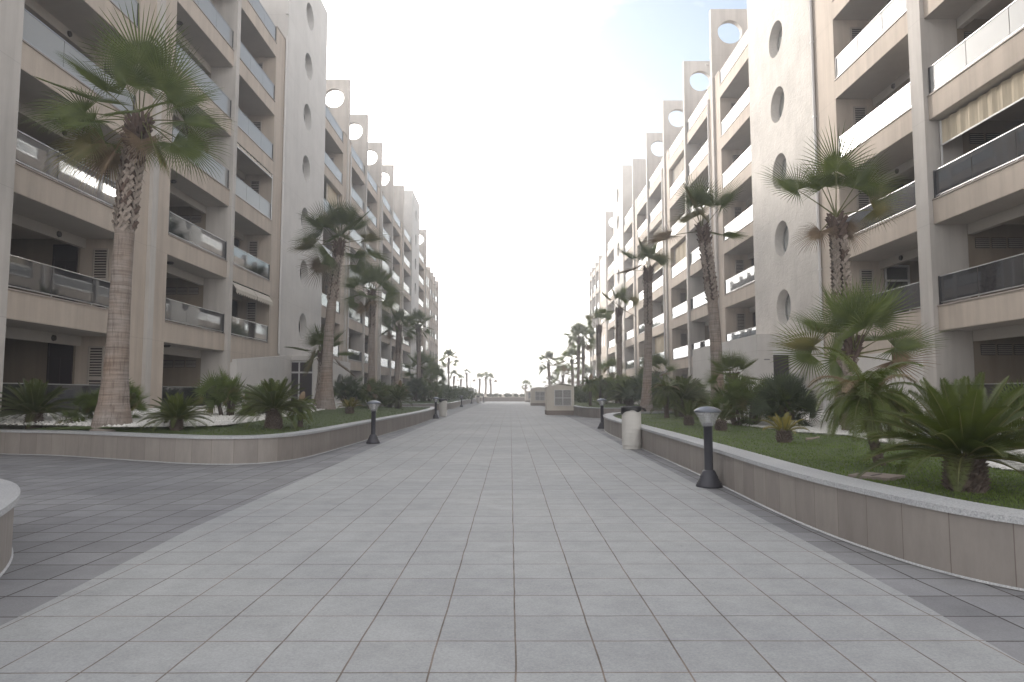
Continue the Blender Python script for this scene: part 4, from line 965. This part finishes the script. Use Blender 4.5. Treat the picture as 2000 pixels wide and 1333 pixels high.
def binmeshes():
    b = MB(); r = .225; prof = [(0,0),(r*.93,0),(r*.93,.07),(r*1.0,.085)]; z = .085
    for i in range(9): prof += [(r,z+.008),(r,z+.088),(r-.006,z+.094)]; z += .096
    prof += [(r,.955),(r-.03,.955),(r-.035,.6)]; b.lathe(prof, 40, 0, (0,0), False)
    g = MB(); rnd = random.Random(3); n = 48; vs = []
    for k, (zz, rr) in enumerate([(.90,r-.03),(.975,r-.012),(.985,r+.012),(.93,r+.018),(.87,r+.014)]):
        for j in range(n):
            a = 6.283*j/n; low = (.035*math.sin(a*3+1)+.008*math.sin(a*7)+.04*math.cos(a)) if k == 4 else 0
            f = rnd.uniform(-.006,.008); vs.append(((rr+f)*math.cos(a), (rr+f)*math.sin(a), zz+low+rnd.uniform(-.004,.004)))
    g.add(vs, [(k*n+j, k*n+(j+1)%n, (k+1)*n+(j+1)%n, (k+1)*n+j) for k in range(4) for j in range(n)], 0, True)
    g.add([(r+.0,-.08,.955),(r+.09,-.05,.94),(r+.13,-.03,.87),(r+.1,-.07,.86),(r+.02,-.10,.90),(r+.0,.04,.96),(r+.08,.05,.935)], [(0,1,2,3,4),(0,5,6,1),(1,6,2)], 0, True)
    return b.mesh('bin_body', [M['binshell']]), g.mesh('bag', [M['bag']])
BB, BG = binmeshes()
for x, y, lb, rz in [(2.83,16.05,'pale round litter bin with black bag, nearest on the right',0),(-3.82,38.9,'pale round litter bin with black bag on the left beside a bollard lamp',.8),(-4.5,95,'distant pale litter bin near the far end on the left',2)]:
    root = empty('litter_bin', (x,y,.004), lb, 'bin', 'litter bins along the plaza', rz); link('bin_body', BB, root, (0,0,0)); link('bag', BG, root, (0,0,0))

def kiosk(label, x0, y0, wdt, dep, h):
    root = empty('utility_kiosk', (x0+wdt/2, y0+dep/2, 0), label, 'utility kiosk', 'cream utility kiosks'); e = h-.17
    b = MB(); b.box(x0,x0+wdt,y0,y0+dep,.27,e); n = 12
    for i in range(n):
        xa, xb = x0+wdt*i/n, x0+wdt*(i+1)/n; za, zb = [e+.11*math.sin(math.pi*q) for q in (i/n, (i+1)/n)]
        for yy in (y0, y0+dep): b.q([(xa,yy,e),(xb,yy,e),(xb,yy,zb),(xa,yy,za)])
    b.build('kiosk_wall', [M['cream']], root)
    b = MB(); b.box(x0-.03,x0+wdt+.03,y0-.03,y0+dep+.03,0,.27); b.build('plinth', [M['plinth']], root)
    b = MB(); o = .07
    for i in range(n):
        fa, fb = i/n, (i+1)/n; xa, xb = x0-o+(wdt+2*o)*fa, x0-o+(wdt+2*o)*fb; za, zb = [e+.015+.125*math.sin(math.pi*q) for q in (fa, fb)]
        b.add([(xa,y0-o,za),(xb,y0-o,zb),(xb,y0+dep+o,zb),(xa,y0+dep+o,za),(xa,y0-o,za+.045),(xb,y0-o,zb+.045),(xb,y0+dep+o,zb+.045),(xa,y0+dep+o,za+.045)], [(0,1,2,3),(4,5,6,7),(0,1,5,4),(2,3,7,6),(3,0,4,7),(1,2,6,5)])
    b.build('roof', [M['cream']], root)
    b = MB(); lx0, lx1 = x0+wdt*.27, x0+wdt*.90; lz0, lz1 = .55, 1.52; xm = (lx0+lx1)/2; zm = (lz0+lz1)/2
    b.box(lx0,lx1,y0-.006,y0-.001,lz0,lz1,1)
    for a, c in ((lx0,lx0+.04),(xm-.025,xm+.025),(lx1-.04,lx1)): b.box(a,c,y0-.05,y0-.006,lz0,lz1)
    for a, c in ((lz0,lz0+.04),(zm-.025,zm+.025),(lz1-.04,lz1)): b.box(lx0+.04,lx1-.04,y0-.046,y0-.006,a,c)
    for i in range(20):
        z = lz0+.05+(lz1-lz0-.1)*i/20; b.q([(lx0+.04,y0-.035,z),(lx1-.04,y0-.035,z),(lx1-.04,y0-.008,z+.022),(lx0+.04,y0-.008,z+.022)])
    b.build('louvre', [M['frame'], M['vent']], root)
kiosk('cream utility kiosk with four louvred panels, nearest of three, by the right planter', 2.2, 41.4, 1.65, 1.9, 1.88)
kiosk('cream utility kiosk partly hidden behind the nearest one', 2.22, 74, 1.65, 1.9, 2.0)
kiosk('small-looking distant utility kiosk, farthest of the three', 2.22, 103, 1.65, 1.9, 1.75)

# manhole slab in the right lawn, dropped palm stub, thin far lamp posts
b = MB(); b.box(-.2,.2,-.2,.2,-.05,.022); b.box(-.12,.12,-.01,.01,.022,.026, 1)
o = b.build('inspection_cover', [M['plinth'], M['vent']], None, (3.74,7.05,.432)); o.rotation_euler.z = .7; tag(o, 'square concrete inspection cover set in the right lawn', 'cover')
b = MB(); b.tube([(0,0,.03),(.12,.02,.035),(.24,.02,.06)], [.022,.02,.014], 8); tag(b.build('palm_stub', [M['boot']], None, (5.05,11.75,.48)), 'dry brown cut leaf stub lying on the lawn beside the small yellow cycad', 'leaf stub')
for x, y, h, lb in [(3.15,140,7.6,'thin tall lamp post beyond the small distant palm'),(-8.2,140,6.0,'thin lamp post by the far palms on the left')]:
    b = MB(); b.tube([(x,y,-.5),(x,y,h)], [.09,.05], 8); r_ = empty('street_lamp', (x,y,0), lb, 'street lamp', 'far lamp posts'); b.build('post', [M['lampcap']], r_)
    b = MB(); b.box(x-.35,x+.35,y-.08,y+.08,h,h+.09); b.build('lamp_head', [M['lampcap']], r_)

# ------------------------------------------------------------------ air
b = MB(); b.box(-4200, 4200, -200, 4300, -3.4, 28.5); hz = b.mesh('haze', []); hm = bpy.data.materials.new('glare_haze'); hm.use_nodes = True; t = hm.node_tree; t.nodes.clear()  # added haze box; mostly stands in for lens glare over the distance
pv = N(t, 'ShaderNodeVolumePrincipled'); pv.inputs['Color'].default_value = (.95,.96,1,1); pv.inputs['Density'].default_value = .0040; pv.inputs['Anisotropy'].default_value = .55
oo = N(t, 'ShaderNodeOutputMaterial'); t.links.new(pv.outputs[0], oo.inputs['Volume']); hz.materials.append(hm)
ho = bpy.data.objects.new('haze', hz); C.objects.link(ho); tag(ho, 'pale haze added to the air, mostly standing in for lens glare', 'haze', None, 'stuff')
